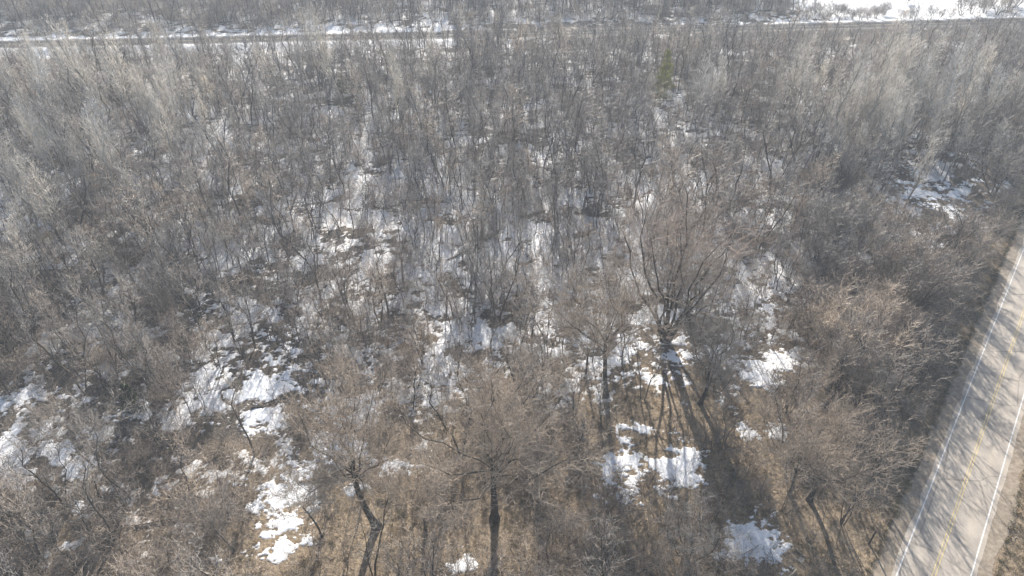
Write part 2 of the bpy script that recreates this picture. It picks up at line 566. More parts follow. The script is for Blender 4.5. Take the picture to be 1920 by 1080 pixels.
# ---- snow. Sheets of old snow whose rims dip under the litter, so the outline is where the sheet meets the ground.
# named patches: (centre px, half-width px, half-height px, tilt deg, fill 0..1, label)
PATCHES = [
    (1412, 1022, 66, 52, 18, .95, 'large bright snow patch on brown litter nearest the two-lane road'),
    (1266, 868, 50, 46, 25, .92, 'bright snow patch right of the barred snow beside the shadowed trunk'),
    (1158, 882, 42, 58, -8, .84, 'snow patch barred by straight trunk shadows in the sunny clearing'),
    (1192, 803, 40, 15, 5, .7, 'thin snow strip on tan grass above the barred snow patch'),
    (1432, 690, 74, 40, -28, .85, 'long snow drift slanting across the slope above the clearing'),
    (1404, 805, 22, 22, 0, .75, 'left one of two small snow scraps below the slanting drift'),
    (1460, 806, 22, 20, 0, .75, 'right one of two small snow scraps below the slanting drift'),
    (520, 1005, 56, 60, 10, .8, 'ragged snow patch on tan litter near the bottom edge'),
    (545, 925, 66, 50, -25, .75, 'broken snow strip above the ragged bottom snow patch'),
    (630, 838, 60, 34, 0, .95, 'blue-shaded snow pool behind the fork of the leaning trunk'),
    (755, 878, 62, 20, -8, .75, 'narrow snow strip right of the leaning trunk tree'),
    (660, 915, 24, 12, 0, .8, 'small snow scrap touching the leaning trunk on its left'),
    (22, 862, 42, 55, 0, .95, 'bright blue-white snow patch at the left picture edge'),
    (98, 848, 36, 20, 0, .9, 'flat snow patch just right of the edge snow patch'),
    (150, 880, 46, 28, -25, .8, 'slanting snow patch beside the leaning grey trunk'),
    (500, 722, 84, 30, -18, .9, 'long snow bank in the gap of the middle thicket'),
    (500, 785, 46, 26, -20, .95, 'clean snow pool below the long snow bank'),
    (262, 775, 28, 32, 10, .85, 'snow patch by the small dark evergreen'),
    (215, 775, 24, 16, 0, .8, 'small snow patch left of the dark evergreen'),
    (150, 960, 34, 24, -10, .6, 'half-hidden snow patch in the corner brush'),
    (860, 1055, 36, 26, 20, .6, 'broken snow patch at the bottom below the big straight tree'),
    (405, 1045, 22, 16, 0, .6, 'tiny snow scrap left of the ragged bottom patch'),
    (447, 906, 26, 22, 0, .8, 'small snow patch in brown brush left of the broken strip'),
    (1180, 645, 40, 26, 0, .9, 'bright snow patch left of the red-budded tree foot'),
    (1272, 672, 40, 22, 10, .9, 'snow patch at the foot of the red-budded tree'),
    (1725, 362, 62, 22, 6, .8, 'snow streaks in the scrub beside the upper road bend'),
    (1800, 362, 26, 16, 0, .8, 'small snow spot right of the upper snow streaks'),
]


def snow_sheet(name, xs, ys, field, thick=0.09, slope=0.35):
    X, Y = np.meshgrid(xs, ys)
    S = field(X, Y)
    keep_v = S > -0.22
    keep = keep_v[:-1, :-1] | keep_v[1:, :-1] | keep_v[:-1, 1:] | keep_v[1:, 1:]
    any_pos = S > 0
    if not any_pos.any():
        return None
    dn = np.abs(road_dist(X, Y, NEAR_ROAD)).reshape(X.shape)
    Z = terrain_z(X, Y) + np.clip(S * slope, -0.09, thick) + 0.02 * fbm(X, Y, 1.7, 3, 71) * (S > 0)
    i = np.arange(X.size).reshape(X.shape)
    F = np.stack([i[:-1, :-1], i[:-1, 1:], i[1:, 1:], i[1:, :-1]], -1)[keep]
    used, inv = np.unique(F.ravel(), return_inverse=True)
    dep = S.ravel()[used].astype(np.float32)
    Vs = np.stack([X.ravel(), Y.ravel(), Z.ravel()], 1)[used]
    mo = build_mesh(name, Vs, None, inv.reshape(-1, 4), [M['snow']], smooth=True)
    mo.attributes.new('depth', 'FLOAT', 'POINT').data.foreach_set('value', dep)
    return mo


patch_world = []
for k, (cx, cy, hw, hh, tilt, fill, lab) in enumerate(PATCHES):
    wx, wy = ground_xy(cx, cy)
    ca, sa = math.cos(math.radians(tilt)), math.sin(math.radians(tilt))

    def fld(X, Y, cx=cx, cy=cy, hw=hw, hh=hh, ca=ca, sa=sa, fill=fill, k=k):
        qx, qy = to_px(X, Y)
        dx, dy = qx - cx, qy - cy
        ex, ey = (dx * ca + dy * sa) / hw, (-dx * sa + dy * ca) / hh
        r_ = np.sqrt(ex * ex + ey * ey)
        n = fbm(X, Y * 1.3, 2.6, 5, 100 + k, 0.8)
        return np.clip(1.0 * (0.93 - r_), -2, 0.45) + 0.34 * n - (1 - fill) * 0.8
    ext = max(hw, hh) * 1.5
    x0, y1 = ground_xy(cx - ext, cy - ext)
    x1, y0 = ground_xy(min(cx + ext, 1900), cy + ext)
    xa, _ = ground_xy(cx - ext, cy)
    xb, _ = ground_xy(cx + ext, cy)
    st = 0.13 if cy > 600 else 0.25
    mm = snow_sheet('snow_patch', np.arange(min(x0, xa), max(x1, xb), st), np.arange(y0, y1, st), fld)
    if mm:
        tag(link('snow_patch', mm), lab, 'snow patch', 'snow patches left lying in the openings', kind='stuff')


def cover_field(X, Y):
    qx, qy = to_px(X, Y)
    c = grid_lookup(SNOW, qx, qy)
    n = fbm(X, Y * 1.15, 6.0, 6, 31, 0.88)
    dn = np.abs(road_dist(X, Y, NEAR_ROAD)).reshape(X.shape)
    dfs = road_dist(X, Y, FAR_ROAD).reshape(X.shape)
    df = np.abs(dfs)
    # ploughed banks beside the far road: thick on the left half, thin to the right
    left = sstep(1050, 500, qx)
    bank = (df > 4.0) & (df < 11.5)
    c = np.where(bank, np.maximum(c, 0.25 + 0.95 * left + 0.9 * (dfs < 0) * sstep(1350, 1500, qx)), c)
    c = np.where((df < 20) & (dfs > 0), c * (1 - 0.85 * sstep(1150, 1350, qx)), c)
    c = np.where((df < 16), c * (1 - 0.75 * np.exp(-((qx - 1120) / 240) ** 2)), c)
    s = c - quant(n) * np.where(bank & (left > 0.3), 0.55, 1.0)
    s = s - 3.0 * (1 - sstep(7.5, 10, dn)) - 3.0 * (1 - sstep(3.7, 4.3, df))
    for (cx, cy, hw, hh, tilt, fill, lab) in PATCHES:
        ca, sa = math.cos(math.radians(tilt)), math.sin(math.radians(tilt))
        dx, dy = qx - cx, qy - cy
        rr_ = np.sqrt(((dx * ca + dy * sa) / hw) ** 2 + ((-dx * sa + dy * ca) / hh) ** 2)
        s = s - 2.0 * (1 - sstep(0.75, 1.15, rr_))
    s = np.where((qx < -260) | (qx > 2250), -1, s)
    return s * 0.8


bands = [(36, 100, 0.24, -75, 75), (100, 160, 0.45, -130, 130), (160, 236, 0.7, -190, 190), (236, 420, 1.1, -330, 330)]
vv, fq, dd, base = [], [], [], 0
for (y0, y1, st, x0, x1) in bands:
    mm = snow_sheet('tmp', np.arange(x0, x1, st), np.arange(y0, y1 + st, st), cover_field)
    nv = len(mm.vertices)
    a = np.empty(nv * 3, np.float32)
    mm.vertices.foreach_get('co', a)
    b_ = np.empty(len(mm.loops), np.int32)
    mm.loops.foreach_get('vertex_index', b_)
    vv.append(a.reshape(-1, 3))
    c_ = np.empty(nv, np.float32)
    mm.attributes['depth'].data.foreach_get('value', c_)
    dd.append(c_)
    fq.append(b_.reshape(-1, 4) + base)
    base += nv
    bpy.data.meshes.remove(mm)
mm = build_mesh('snow_cover', np.concatenate(vv), None, np.concatenate(fq), [M['snow']], smooth=True)
mm.attributes.new('depth', 'FLOAT', 'POINT').data.foreach_set('value', np.concatenate(dd))
tag(link('snow_cover', mm), 'patchy old snow lying under the woodland and on the far field', 'snow', kind='stuff')


# ------------------------------------------------------------------ growing trees
def perp(d):
    a = np.where(np.abs(d[:, 2:3]) < 0.9, np.array([[0, 0, 1.0]]), np.array([[1.0, 0, 0]]))
    u = np.cross(d, a)
    u /= np.linalg.norm(u, axis=1)[:, None] + 1e-9
    return u, np.cross(d, u)


def paths(p0, d, L, K, trop, wob, rng):
    """Curved branches: start points, directions, lengths -> (n,K,3)."""
    n = len(p0)
    s = np.linspace(0, 1, K)[None, :, None]
    u, v = perp(d)
    P = p0[:, None] + L[:, None, None] * (d[:, None] * s)
    up = np.array([0, 0, 1.0])
    P = P + (L * trop)[:, None, None] * up * s * s
    if wob and K > 2:
        w = rng.normal(0, 1, (n, K, 2)).cumsum(1)
        w -= w[:, :1]
        sc = (L * wob / math.sqrt(K))[:, None, None]
        P = P + sc * (w[..., :1] * u[:, None] + w[..., 1:] * v[:, None]) * np.minimum(1, s * 2)
    return P


def along(P, t):
    K = P.shape[1]
    f = np.clip(t * (K - 1), 0, K - 1.0001)
    i = f.astype(int)
    a = np.arange(len(P))
    A, B = P[a, i], P[a, i + 1]
    w = (f - i)[:, None]
    T = B - A
    T /= np.linalg.norm(T, axis=1)[:, None] + 1e-9
    return A * (1 - w) + B * w, T


def tapered(r0, K, end=0.3, power=1.0):
    s = np.linspace(0, 1, K)[None]
    return r0[:, None] * (1 - (1 - end) * s ** power)


def branch(P, R, rng, n, t=(0.25, 1.0), ang=(30, 60), ratio=0.5, fall=0.4, K=3, trop=0.15, wob=0.08, rr=0.6, rmax=None, per_m=None, lmin=0.0, end=0.25, droop_var=0.0):
    """Children of every branch in P. n children each (or per_m per metre of parent)."""
    plen = np.linalg.norm(P[:, -1] - P[:, 0], axis=1)
    cnt = np.full(len(P), n) if per_m is None else np.maximum(1, np.round(plen * per_m * rng.uniform(.7, 1.3, len(P)))).astype(int)
    par = np.repeat(np.arange(len(P)), cnt)
    k = np.concatenate([np.arange(c) for c in cnt]) if len(cnt) else np.zeros(0, int)
    tt = t[0] + (t[1] - t[0]) * (k + rng.uniform(0, 1, len(k))) / cnt[par]
    p0, T = along(P[par], tt)
    u, v = perp(T)
    phi = k * 2.39996 + rng.uniform(0, 1.4, len(k)) + par * 1.7
    a = np.radians(rng.uniform(ang[0], ang[1], len(k)))
    d = np.cos(a)[:, None] * T + np.sin(a)[:, None] * (np.cos(phi)[:, None] * u + np.sin(phi)[:, None] * v)
    L = plen[par] * ratio * (1 - fall * (tt - t[0]) / max(1e-6, t[1] - t[0])) * rng.uniform(.65, 1.3, len(k))
    L = np.maximum(L, lmin)
    tr = trop + rng.normal(0, droop_var, len(k)) if droop_var else np.full(len(k), trop)
    Pc = paths(p0, d, L, K, tr, wob, rng)
    fr = np.clip(tt * (R.shape[1] - 1), 0, R.shape[1] - 1.0001)
    i0 = fr.astype(int)
    rp = R[par, i0] * (1 - (fr - i0)) + R[par, i0 + 1] * (fr - i0)
    r0 = rp * rr
    if rmax is not None:
        r0 = np.clip(r0, rmax[0], rmax[1])
    return Pc, tapered(r0, K, end)


def tubes(P, R, n, tip=True):
    """Branches -> verts, tri faces, quad faces. The last point is a single tip when tip is set."""
    m, K = P.shape[:2]
    d = P[:, -1] - P[:, 0]
    d = d / (np.linalg.norm(d, axis=1)[:, None] + 1e-9)
    u, v = perp(d)
    th = np.arange(n) * 2 * math.pi / n
    ring = np.cos(th)[None, :, None] * u[:, None] + np.sin(th)[None, :, None] * v[:, None]     # m,n,3
    KR = K - 1 if tip else K
    rings = P[:, :KR, None] + R[:, :KR, None, None] * ring[:, None]                             # m,KR,n,3
    per = KR * n + (1 if tip else 0)
    Vv = rings.reshape(m, KR * n, 3)
    if tip:
        Vv = np.concatenate([Vv, P[:, -1:]], 1)
    base = (np.arange(m) * per)[:, None, None]
    j = np.arange(n)
    jn = (j + 1) % n
    q = []
    for r_ in range(KR - 1):
        q.append(np.stack([r_ * n + j, r_ * n + jn, (r_ + 1) * n + jn, (r_ + 1) * n + j], -1))
    F4_ = (np.concatenate(q)[None] + base).reshape(-1, 4) if q else np.zeros((0, 4), int)
    F3_ = np.zeros((0, 3), int)
    if tip:
        tr_ = np.stack([(KR - 1) * n + j, (KR - 1) * n + jn, np.full(n, KR * n)], -1)
        F3_ = (tr_[None] + base).reshape(-1, 3)
    return Vv.reshape(-1, 3), F3_, F4_


def pack(levels):
    """[(P,R,n_sides,tip)] -> verts, f3, f4"""
    V_, A_, B_, b_ = [], [], [], 0
    for (P, R, n, tip) in levels:
        if len(P) == 0:
            continue
        v_, a_, q_ = tubes(P, R, n, tip)
        V_.append(v_)
        A_.append(a_ + b_)
        B_.append(q_ + b_)
        b_ += len(v_)
    return np.concatenate(V_), np.concatenate(A_), np.concatenate(B_)


def stems(rng, n, H, spread, r, K=7, trop=0.1, wob=0.06, base=0.15, lean=(0, 0)):
    a = np.arange(n) * 2 * math.pi / n + rng.uniform(0, 1.0, n)
    tl = np.radians(rng.uniform(spread[0], spread[1], n))
    d = np.stack([np.sin(tl) * np.cos(a) + lean[0], np.sin(tl) * np.sin(a) + lean[1], np.cos(tl)], 1)
    d /= np.linalg.norm(d, axis=1)[:, None]
    p0 = np.stack([base * np.cos(a), base * np.sin(a), np.full(n, -0.25)], 1)
    L = H * rng.uniform(.78, 1.08, n)
    P = paths(p0, d, L, K, np.full(n, trop), wob, rng)
    return P, tapered(r * rng.uniform(.75, 1.15, n), K, 0.22)


# prototypes return dict(trunk=[levels], crown=[levels], [limbs]=...)
def thicket_tree(seed, H=9.5, tw=0.011, dens=1.0, ang=(25, 50), lean=(0.0, 0.0), nst=None, stout=1.0, n3=3, n4=3, n2=6):
    rng = np.random.default_rng(seed)
    n = nst or int(rng.choice([1, 1, 2, 2, 3]))
    P0, R0 = stems(rng, n, H, (2, 10) if n > 1 else (0, 4), 0.10 * (H / 9.5) / n ** .25, 8, 0.02, 0.075, 0.18 if n > 1 else 0.0, lean)
    P1, R1 = branch(P0, R0, rng, int(11 / n ** .5) + 2, (0.33, 0.98), ang, 0.29, 0.55, 5, 0.24, 0.10, 0.5, (0.022, 0.055))
    P2, R2 = branch(P1, R1, rng, n2, (0.2, 1.0), (28, 60), 0.48, 0.35, 4, 0.10, 0.14, 0.55, (0.023 * stout, 0.038 * stout))
    P3, R3 = branch(P2, R2, rng, n3, (0.1, 1.0), (25, 62), 0.66, 0.3, 3, 0.08, 0.12, 0.7, (tw * .8, tw), lmin=0.35)
    P4, R4 = branch(P1, R1, rng, n4, (0.2, 1.0), (30, 65), 0.34, 0.3, 3, 0.08, 0.12, 0.5, (tw * .8, tw), lmin=0.4)
    return dict(trunk=[(P0, R0, 6, True), (P1, R1, 4, True)], crown=[(P2, R2, 3, True), (P3, R3, 3, True), (P4, R4, 3, True)])


def aspen_tree(seed, H=16, tw=0.027):
    rng = np.random.default_rng(seed)
    P0, R0 = stems(rng, 1, H, (0, 4), 0.23, 10, 0.0, 0.05, 0.0)
    P1, R1 = branch(P0, R0, rng, 24, (0.36, 0.99), (20, 40), 0.21, 0.6, 5, 0.28, 0.08, 0.45, (0.028, 0.06))
    P2, R2 = branch(P1, R1, rng, 6, (0.2, 1.0), (24, 50), 0.48, 0.35, 4, 0.18, 0.1, 0.6, (0.026, 0.038))
    P3, R3 = branch(P2, R2, rng, 3, (0.2, 1.0), (24, 55), 0.6, 0.3, 3, 0.15, 0.1, 0.8, (tw * .8, tw), lmin=0.3)
    return dict(trunk=[(P0, R0, 7, True), (P1, R1, 4, True)], crown=[(P2, R2, 3, True), (P3, R3, 3, True)])


def shrub(seed, H=3.4, n=9, tw=0.015, spread=(8, 48), dens=1.0):
    rng = np.random.default_rng(seed)
    P0, R0 = stems(rng, n, H, spread, 0.03, 6, -0.12, 0.14, 0.25)
    P1, R1 = branch(P0, R0, rng, 7, (0.25, 1.0), (25, 60), 0.42, 0.35, 4, 0.04, 0.16, 0.55, (0.014, 0.024), droop_var=0.1)
    P2, R2 = branch(P1, R1, rng, int(4 * dens), (0.1, 1.0), (25, 65), 0.62, 0.3, 3, 0.03, 0.12, 0.7, (tw * .8, tw), lmin=0.25)
    return dict(trunk=[(P0, R0, 4, True)], crown=[(P1, R1, 3, True), (P2, R2, 3, True)])


def brushy_tree(seed, H=9.0, n=5, tw=0.021, spread=(6, 34)):
    """Low, wide, dense roadside tree with plume-like twigs."""
    rng = np.random.default_rng(seed)
    P0, R0 = stems(rng, n, H * 0.8, spread, 0.10, 7, 0.02, 0.12, 0.25)
    P1, R1 = branch(P0, R0, rng, 10, (0.25, 1.0), (25, 55), 0.42, 0.4, 5, 0.10, 0.12, 0.5, (0.018, 0.05))
    P2, R2 = branch(P1, R1, rng, 9, (0.2, 1.0), (25, 55), 0.46, 0.3, 4, 0.10, 0.14, 0.6, (0.024, 0.038))
    P3, R3 = branch(P2, R2, rng, 4, (0.1, 1.0), (20, 55), 0.72, 0.3, 3, 0.10, 0.12, 0.8, (tw * .8, tw), lmin=0.3)
    return dict(trunk=[(P0, R0, 6, True), (P1, R1, 4, True)], crown=[(P2, R2, 3, True), (P3, R3, 3, True)])


def sapling(seed, H=4.0, tw=0.014):
    rng = np.random.default_rng(seed)
    P0, R0 = stems(rng, int(rng.integers(1, 4)), H, (2, 14), 0.028, 6, 0.05, 0.08, 0.12)
    P1, R1 = branch(P0, R0, rng, 9, (0.25, 1.0), (25, 50), 0.32, 0.5, 4, 0.12, 0.1, 0.5, (0.009, 0.014))
    P2, R2 = branch(P1, R1, rng, 5, (0.2, 1.0), (25, 60), 0.5, 0.3, 2, 0.1, 0, 0.7, (tw * .7, tw), lmin=0.22)
    return dict(trunk=[(P0, R0, 4, True)], crown=[(P1, R1, 3, True), (P2, R2, 3, True)])


def big_tree(seed, H=24, bole=9.0, r=0.48, n=9, spread=(12, 48), lean=(0, 0), bend=(0, 0), tw=0.019, dens=1.0, trop=0.22, limb_r=0.25, side=True):
    """A tall bole that breaks up into rising limbs."""
    rng = np.random.default_rng(seed)
    K = 9
    s = np.linspace(0, 1, K)
    T = np.stack([lean[0] * bole * s + bend[0] * bole * s * (1 - s) * 4 + 0.05 * rng.normal(0, 1, K).cumsum() * 0.5,
                  lean[1] * bole * s + bend[1] * bole * s * (1 - s) * 4 + 0.05 * rng.normal(0, 1, K).cumsum() * 0.5,
                  bole * s - 0.3], 1)
    P0 = T[None]
    R0 = (r * (1 - 0.35 * s + 0.75 * np.exp(-s * 14)))[None]
    a = np.arange(n) * 2.39996 + rng.uniform(0, .8, n)
    tl = np.radians(np.linspace(spread[0], spread[1], n)[rng.permutation(n)])
    tt = rng.uniform(0.72, 1.0, n)
    tt[:3] = 0.999
    p0, _ = along(np.repeat(P0, n, 0), tt)
    d = np.stack([np.sin(tl) * np.cos(a), np.sin(tl) * np.sin(a), np.cos(tl)], 1)
    L = (H - bole) * rng.uniform(.72, 1.0, n) * (1.0 + 0.12 * np.sin(tl))
    P1 = paths(p0, d, L, 8, np.full(n, trop) * np.sin(tl), 0.17, rng)
    R1 = tapered(np.full(n, r * limb_r) * rng.uniform(.7, 1.1, n), 8, 0.18)
    P2, R2 = branch(P1, R1, rng, 11, (0.18, 1.0), (22, 58), 0.42, 0.45, 6, 0.14, 0.12, 0.5, (0.025, 0.075))
    P3, R3 = branch(P2, R2, rng, 10, (0.2, 1.0), (25, 60), 0.46, 0.35, 4, 0.10, 0.14, 0.55, (0.024, 0.038))
    P4, R4 = branch(P3, R3, rng, int(5 * dens), (0.1, 1.0), (25, 62), 0.55, 0.3, 3, 0.08, 0.12, 0.6, (tw * .75, tw), lmin=0.4)
    P5, R5 = branch(P2, R2, rng, int(8 * dens), (0.2, 1.0), (30, 65), 0.28, 0.2, 3, 0.06, 0.12, 0.4, (tw * .75, tw), lmin=0.5)
    if side:          # a few epicormic twigs on the bole
        P6, R6 = branch(P0, R0, rng, 10, (0.55, 1.0), (50, 80), 0.16, 0.2, 4, 0.1, 0.12, 0.1, (0.015, 0.03))
        P7, R7 = branch(P6, R6, rng, 6, (0.2, 1.0), (30, 60), 0.5, 0.3, 3, 0.1, 0.1, 0.5, (tw * .7, tw), lmin=0.3)
        extra = [(P6, R6, 3, True), (P7, R7, 3, True)]
    else:
        extra = []
    return dict(trunk=[(P0, R0, 10, False)], limbs=[(P1[i:i + 1], R1[i:i + 1], 7, True) for i in range(n)],
                crown=[(P2, R2, 4, True), (P3, R3, 3, True), (P4, R4, 3, True), (P5, R5, 3, True)] + extra)


def vase_tree(seed, H=26, n=15, r=0.26, spread=(3, 24), tw=0.019, dens=1.0):
    """Many stems fanning up from one foot."""
    rng = np.random.default_rng(seed)
    P1, R1 = stems(rng, n, H * 0.88, spread, r, 10, 0.03, 0.10, 0.5)
    P0 = np.array([[[0, 0, -0.3], [0, 0, 0.6], [0.03, 0, 1.6], [0.0, 0.02, 3.0]]])
    R0 = np.array([[1.05, 0.85, 0.78, 0.7]])
    P2, R2 = branch(P1, R1, rng, 15, (0.32, 1.0), (28, 60), 0.32, 0.4, 6, 0.12, 0.12, 0.5, (0.03, 0.08))
    P3, R3 = branch(P2, R2, rng, 8, (0.2, 1.0), (22, 50), 0.42, 0.35, 4, 0.14, 0.14, 0.55, (0.018, 0.032))
    P4, R4 = branch(P3, R3, rng, int(6 * dens), (0.1, 1.0), (22, 58), 0.55, 0.3, 3, 0.1, 0.12, 0.6, (tw * .75, tw), lmin=0.4)
    return dict(trunk=[(P0, R0, 10, False)], limbs=[(P1[i:i + 1], R1[i:i + 1], 7, True) for i in range(n)],
                crown=[(P2, R2, 4, True), (P3, R3, 3, True), (P4, R4, 3, True)])


def needle_tree(seed, H=7.0, W=1.7, full=1.0):
    """Conifer: whorled drooping boughs clothed in short needle sprays."""
    rng = np.random.default_rng(seed)
    P0, R0 = stems(rng, 1, H, (0, 3), 0.10, 7, 0.0, 0.02, 0.0)
    n = int(70 * full)
    z = rng.uniform(0.06, 0.97, n)
    p0, _ = along(np.repeat(P0, n, 0), z)
    a = np.arange(n) * 2.39996
    L = W * (1.05 - z) ** 0.75 * rng.uniform(.75, 1.15, n)
    d = np.stack([np.cos(a), np.sin(a), np.full(n, 0.25)], 1)
    d /= np.linalg.norm(d, axis=1)[:, None]
    P1 = paths(p0, d, L, 4, np.full(n, -0.12), 0.1, rng)
    R1 = tapered(np.full(n, 0.018), 4, 0.3)
    P2, R2 = branch(P1, R1, rng, 9, (0.15, 1.0), (30, 70), 0.4, 0.3, 3, 0.02, 0.1, 0.9, (0.012, 0.016), lmin=0.2)
    P3, R3 = branch(P2, R2, rng, 7, (0.05, 1.0), (30, 70), 0.5, 0.2, 2, 0.05, 0, 1.0, (0.03, 0.042), lmin=0.2)
    return dict(trunk=[(P0, R0, 6, True), (P1, R1, 3, True)], crown=[(P2, R2, 3, True), (P3, R3, 3, True)])


def leafy_shrub(seed, H=3.0):
    """Shrub still carrying dead rust-brown leaves."""
    s_ = shrub(seed, H, 8, 0.011, (6, 40))
    rng = np.random.default_rng(seed + 5)
    P, R = s_['crown'][1][:2]
    Pl, Rl = branch(P, R, rng, 3, (0.2, 1.0), (30, 80), 0.3, 0.1, 2, -0.2, 0, 1.0, (0.03, 0.045), lmin=0.11)
    s_['crown'].append((Pl, Rl, 3, True))
    return s_


def proto(d, bark_m, twig_m):
    v, a, q = pack(d['trunk'])
    trunk = build_mesh('trunk', v, a, q, [bark_m], smooth=True)
    v, a, q = pack(d['crown'])
    crown = build_mesh('crown', v, a, q, [twig_m])
    limbs = []
    for lv in d.get('limbs', ()):
        v, a, q = pack([lv])
        limbs.append(build_mesh('limb', v, a, q, [bark_m], smooth=True))
    return trunk, crown, limbs


def joined(d, bark_m, twig_m, name):
    """One mesh of the whole plant, for the masses."""
    v1, a1, q1 = pack(d['trunk'])
    v2, a2, q2 = pack(d['crown'])
    f3 = np.concatenate([a1, a2 + len(v1)])
    f4 = np.concatenate([q1, q2 + len(v1)])
    m3 = np.concatenate([np.zeros(len(a1)), np.ones(len(a2))])
    m4 = np.concatenate([np.zeros(len(q1)), np.ones(len(q2))])
    return build_mesh(name, np.concatenate([v1, v2]), f3, f4, [bark_m, twig_m], m3, m4)


def plant(name, pr, x, y, rz, sc, label, cat, group=None, tilt=(0, 0), z=None):
    trunk, crown, limbs = pr
    e = link(name, None)
    e.location = (x, y, float(terrain_z(np.array([x]), np.array([y]))[0]) if z is None else z)
    e.rotation_euler = (tilt[0], tilt[1], rz)
    e.scale = (sc, sc, sc)
    e.empty_display_size = 0.5
    tag(e, label, cat, group)
    link('trunk', trunk, e)
    for lm in limbs:
        link('limb', lm, e)
    link('crown', crown, e)
    return e


# ------------------------------------------------------------------ the trees one can name
def G(px_, py_):
    a, b = ground_xy(px_, py_)
    return float(a), float(b)


occupied = []          # (x, y, clear radius)


def hero(name, d, bm, tm, base, label, rz=0.0, sc=1.0, cat='tree', group=None, tilt=(0, 0), clear=2.5):
    x, y = G(*base)
    plant(name, proto(d, M[bm], M[tm]), x, y, rz, sc, label, cat, group, tilt)
    occupied.append((x, y, clear))


BT = 'big bare trees standing over the thicket'
hero('bare_tree', big_tree(11, 24, 9.0, 0.46, 14, (6, 55), (-0.01, 0.03), tw=0.020, dens=.8), 'bark_hero', 'twig_hero', (927, 972),
     'largest bare tree at the bottom centre with one straight thick dark trunk', group=BT, clear=4.5)
hero('leaning_tree', big_tree(12, 21, 9.8, 0.42, 13, (6, 52), (-0.16, 0.02), (-0.05, 0.0), tw=0.020, dens=.8), 'bark_hero', 'twig_hero', (708, 988),
     'bare tree with bent dark trunk leaning left over tan litter, casting shadow downwards', group=BT, clear=4.5)
hero('red_budded_tree', vase_tree(13, 28, 13, 0.23, (2, 21), tw=0.019, dens=.67), 'bark_hero', 'twig_red', (1247, 640),
     'tall fan of stems with reddish twig tips, the biggest crown right of centre', group=BT, clear=4)
hero('bare_tree', big_tree(14, 21, 10.2, 0.36, 11, (8, 55), (-0.08, 0.02), tw=0.020, dens=.8), 'bark_hero', 'twig_hero', (1136, 745),
     'bare tree with long straight dark trunk just left of the red-budded fan tree', group=BT, clear=3.5)
hero('bare_tree', big_tree(15, 16, 4.0, 0.36, 10, (6, 45), (0.22, 0.1), tw=0.020, dens=.8), 'bark_hero', 'twig_hero_grey', (1313, 757),
     'short-trunked leaning bare tree right of the red-budded fan tree, at the tan clearing', group=BT, clear=3.5)
hero('bare_tree', big_tree(16, 15, 5.2, 0.34, 11, (12, 62), (-0.10, 0.05), (0.05, 0), tw=0.020, dens=.8), 'bark_hero', 'twig_hero', (1516, 940),
     'bare spreading tree with thick dark trunk in the lower right, throwing shadows towards the road', group=BT, clear=3)
hero('bare_tree', big_tree(17, 13, 4.6, 0.22, 6, (15, 60), (0.0, 0.05), tw=0.013, dens=.8), 'bark_hero', 'twig_hero', (1479, 930),
     'thinner companion tree directly left of the spreading lower right tree', group=BT, clear=2)
hero('bare_tree', big_tree(18, 11, 3.0, 0.30, 7, (20, 65), (0.3, 0.15), (0.1, 0), tw=0.012), 'bark_hero', 'twig_hero', (1548, 762),
     'low crooked bare tree with arching limb between slanting snow drift and road', group=BT, clear=3)
hero('bare_tree', big_tree(19, 12, 4.0, 0.16, 6, (12, 50), (-0.35, 0.0), tw=0.012, dens=.8), 'bark_grey', 'twig_grey', (188, 884),
     'slim grey tree leaning far to the left above the left-edge snow', group=BT, clear=2)
hero('bare_tree', big_tree(20, 12, 6.0, 0.13, 6, (12, 50), (-0.18, 0.0), (0.04, 0), tw=0.011, dens=.7), 'bark_hero', 'twig_hero_grey', (604, 1010),
     'thin dark-stemmed tree left of the bent leaning trunk', group=BT, clear=2)
hero('bare_tree', big_tree(21, 11, 4.5, 0.13, 6, (12, 55), (-0.3, 0.0), tw=0.011, dens=.7), 'bark_grey', 'twig_tan', (440, 1030),
     'slim leaning tree in brown brush beside the ragged bottom snow patch', group=BT, clear=2)
hero('bare_tree', big_tree(22, 12, 4.0, 0.15, 7, (12, 55), (0.0, 0.0), tw=0.012), 'bark_hero', 'twig_hero', (800, 1000),
     'slender tree between the bent leaning trunk and the big straight tree', group=BT, clear=2)
hero('bare_tree', big_tree(23, 13, 5.0, 0.17, 7, (12, 55), (0.05, 0.0), tw=0.012), 'bark_hero', 'twig_hero_grey', (1098, 700),
     'slender dark tree close left of the long straight trunk tree', group=BT, clear=2)
hero('bare_tree', thicket_tree(24, 13, 0.012, 1.2, nst=2), 'bark_hero', 'twig_hero_grey', (1390, 640),
     'twin-stemmed bare tree above the slanting snow drift', group=BT, clear=2)
hero('yellow_evergreen', needle_tree(31, 15, 3.4, 2.2), 'bark_dark', 'needle_yellow', (1243, 190),
     'single yellow-green evergreen in the grey woodland before the far road', cat='tree', clear=6)
hero('dark_evergreen', needle_tree(32, 6.5, 1.7, 1.3), 'bark_dark', 'needle_dark', (255, 775),
     'small dark evergreen standing in snow on the left', cat='tree', clear=2)
for (b_, lab, sd, s_) in (((645, 200), 'dull olive evergreen in the upper left centre thicket', 33, 1.0), ((845, 262), 'olive evergreen bush below the far road centre', 34, .9)):
    hero('olive_evergreen', needle_tree(sd, 9.0, 2.2), 'bark_dark', 'needle_olive', b_, lab, sc=s_, cat='tree', group='olive evergreens', clear=4.5)
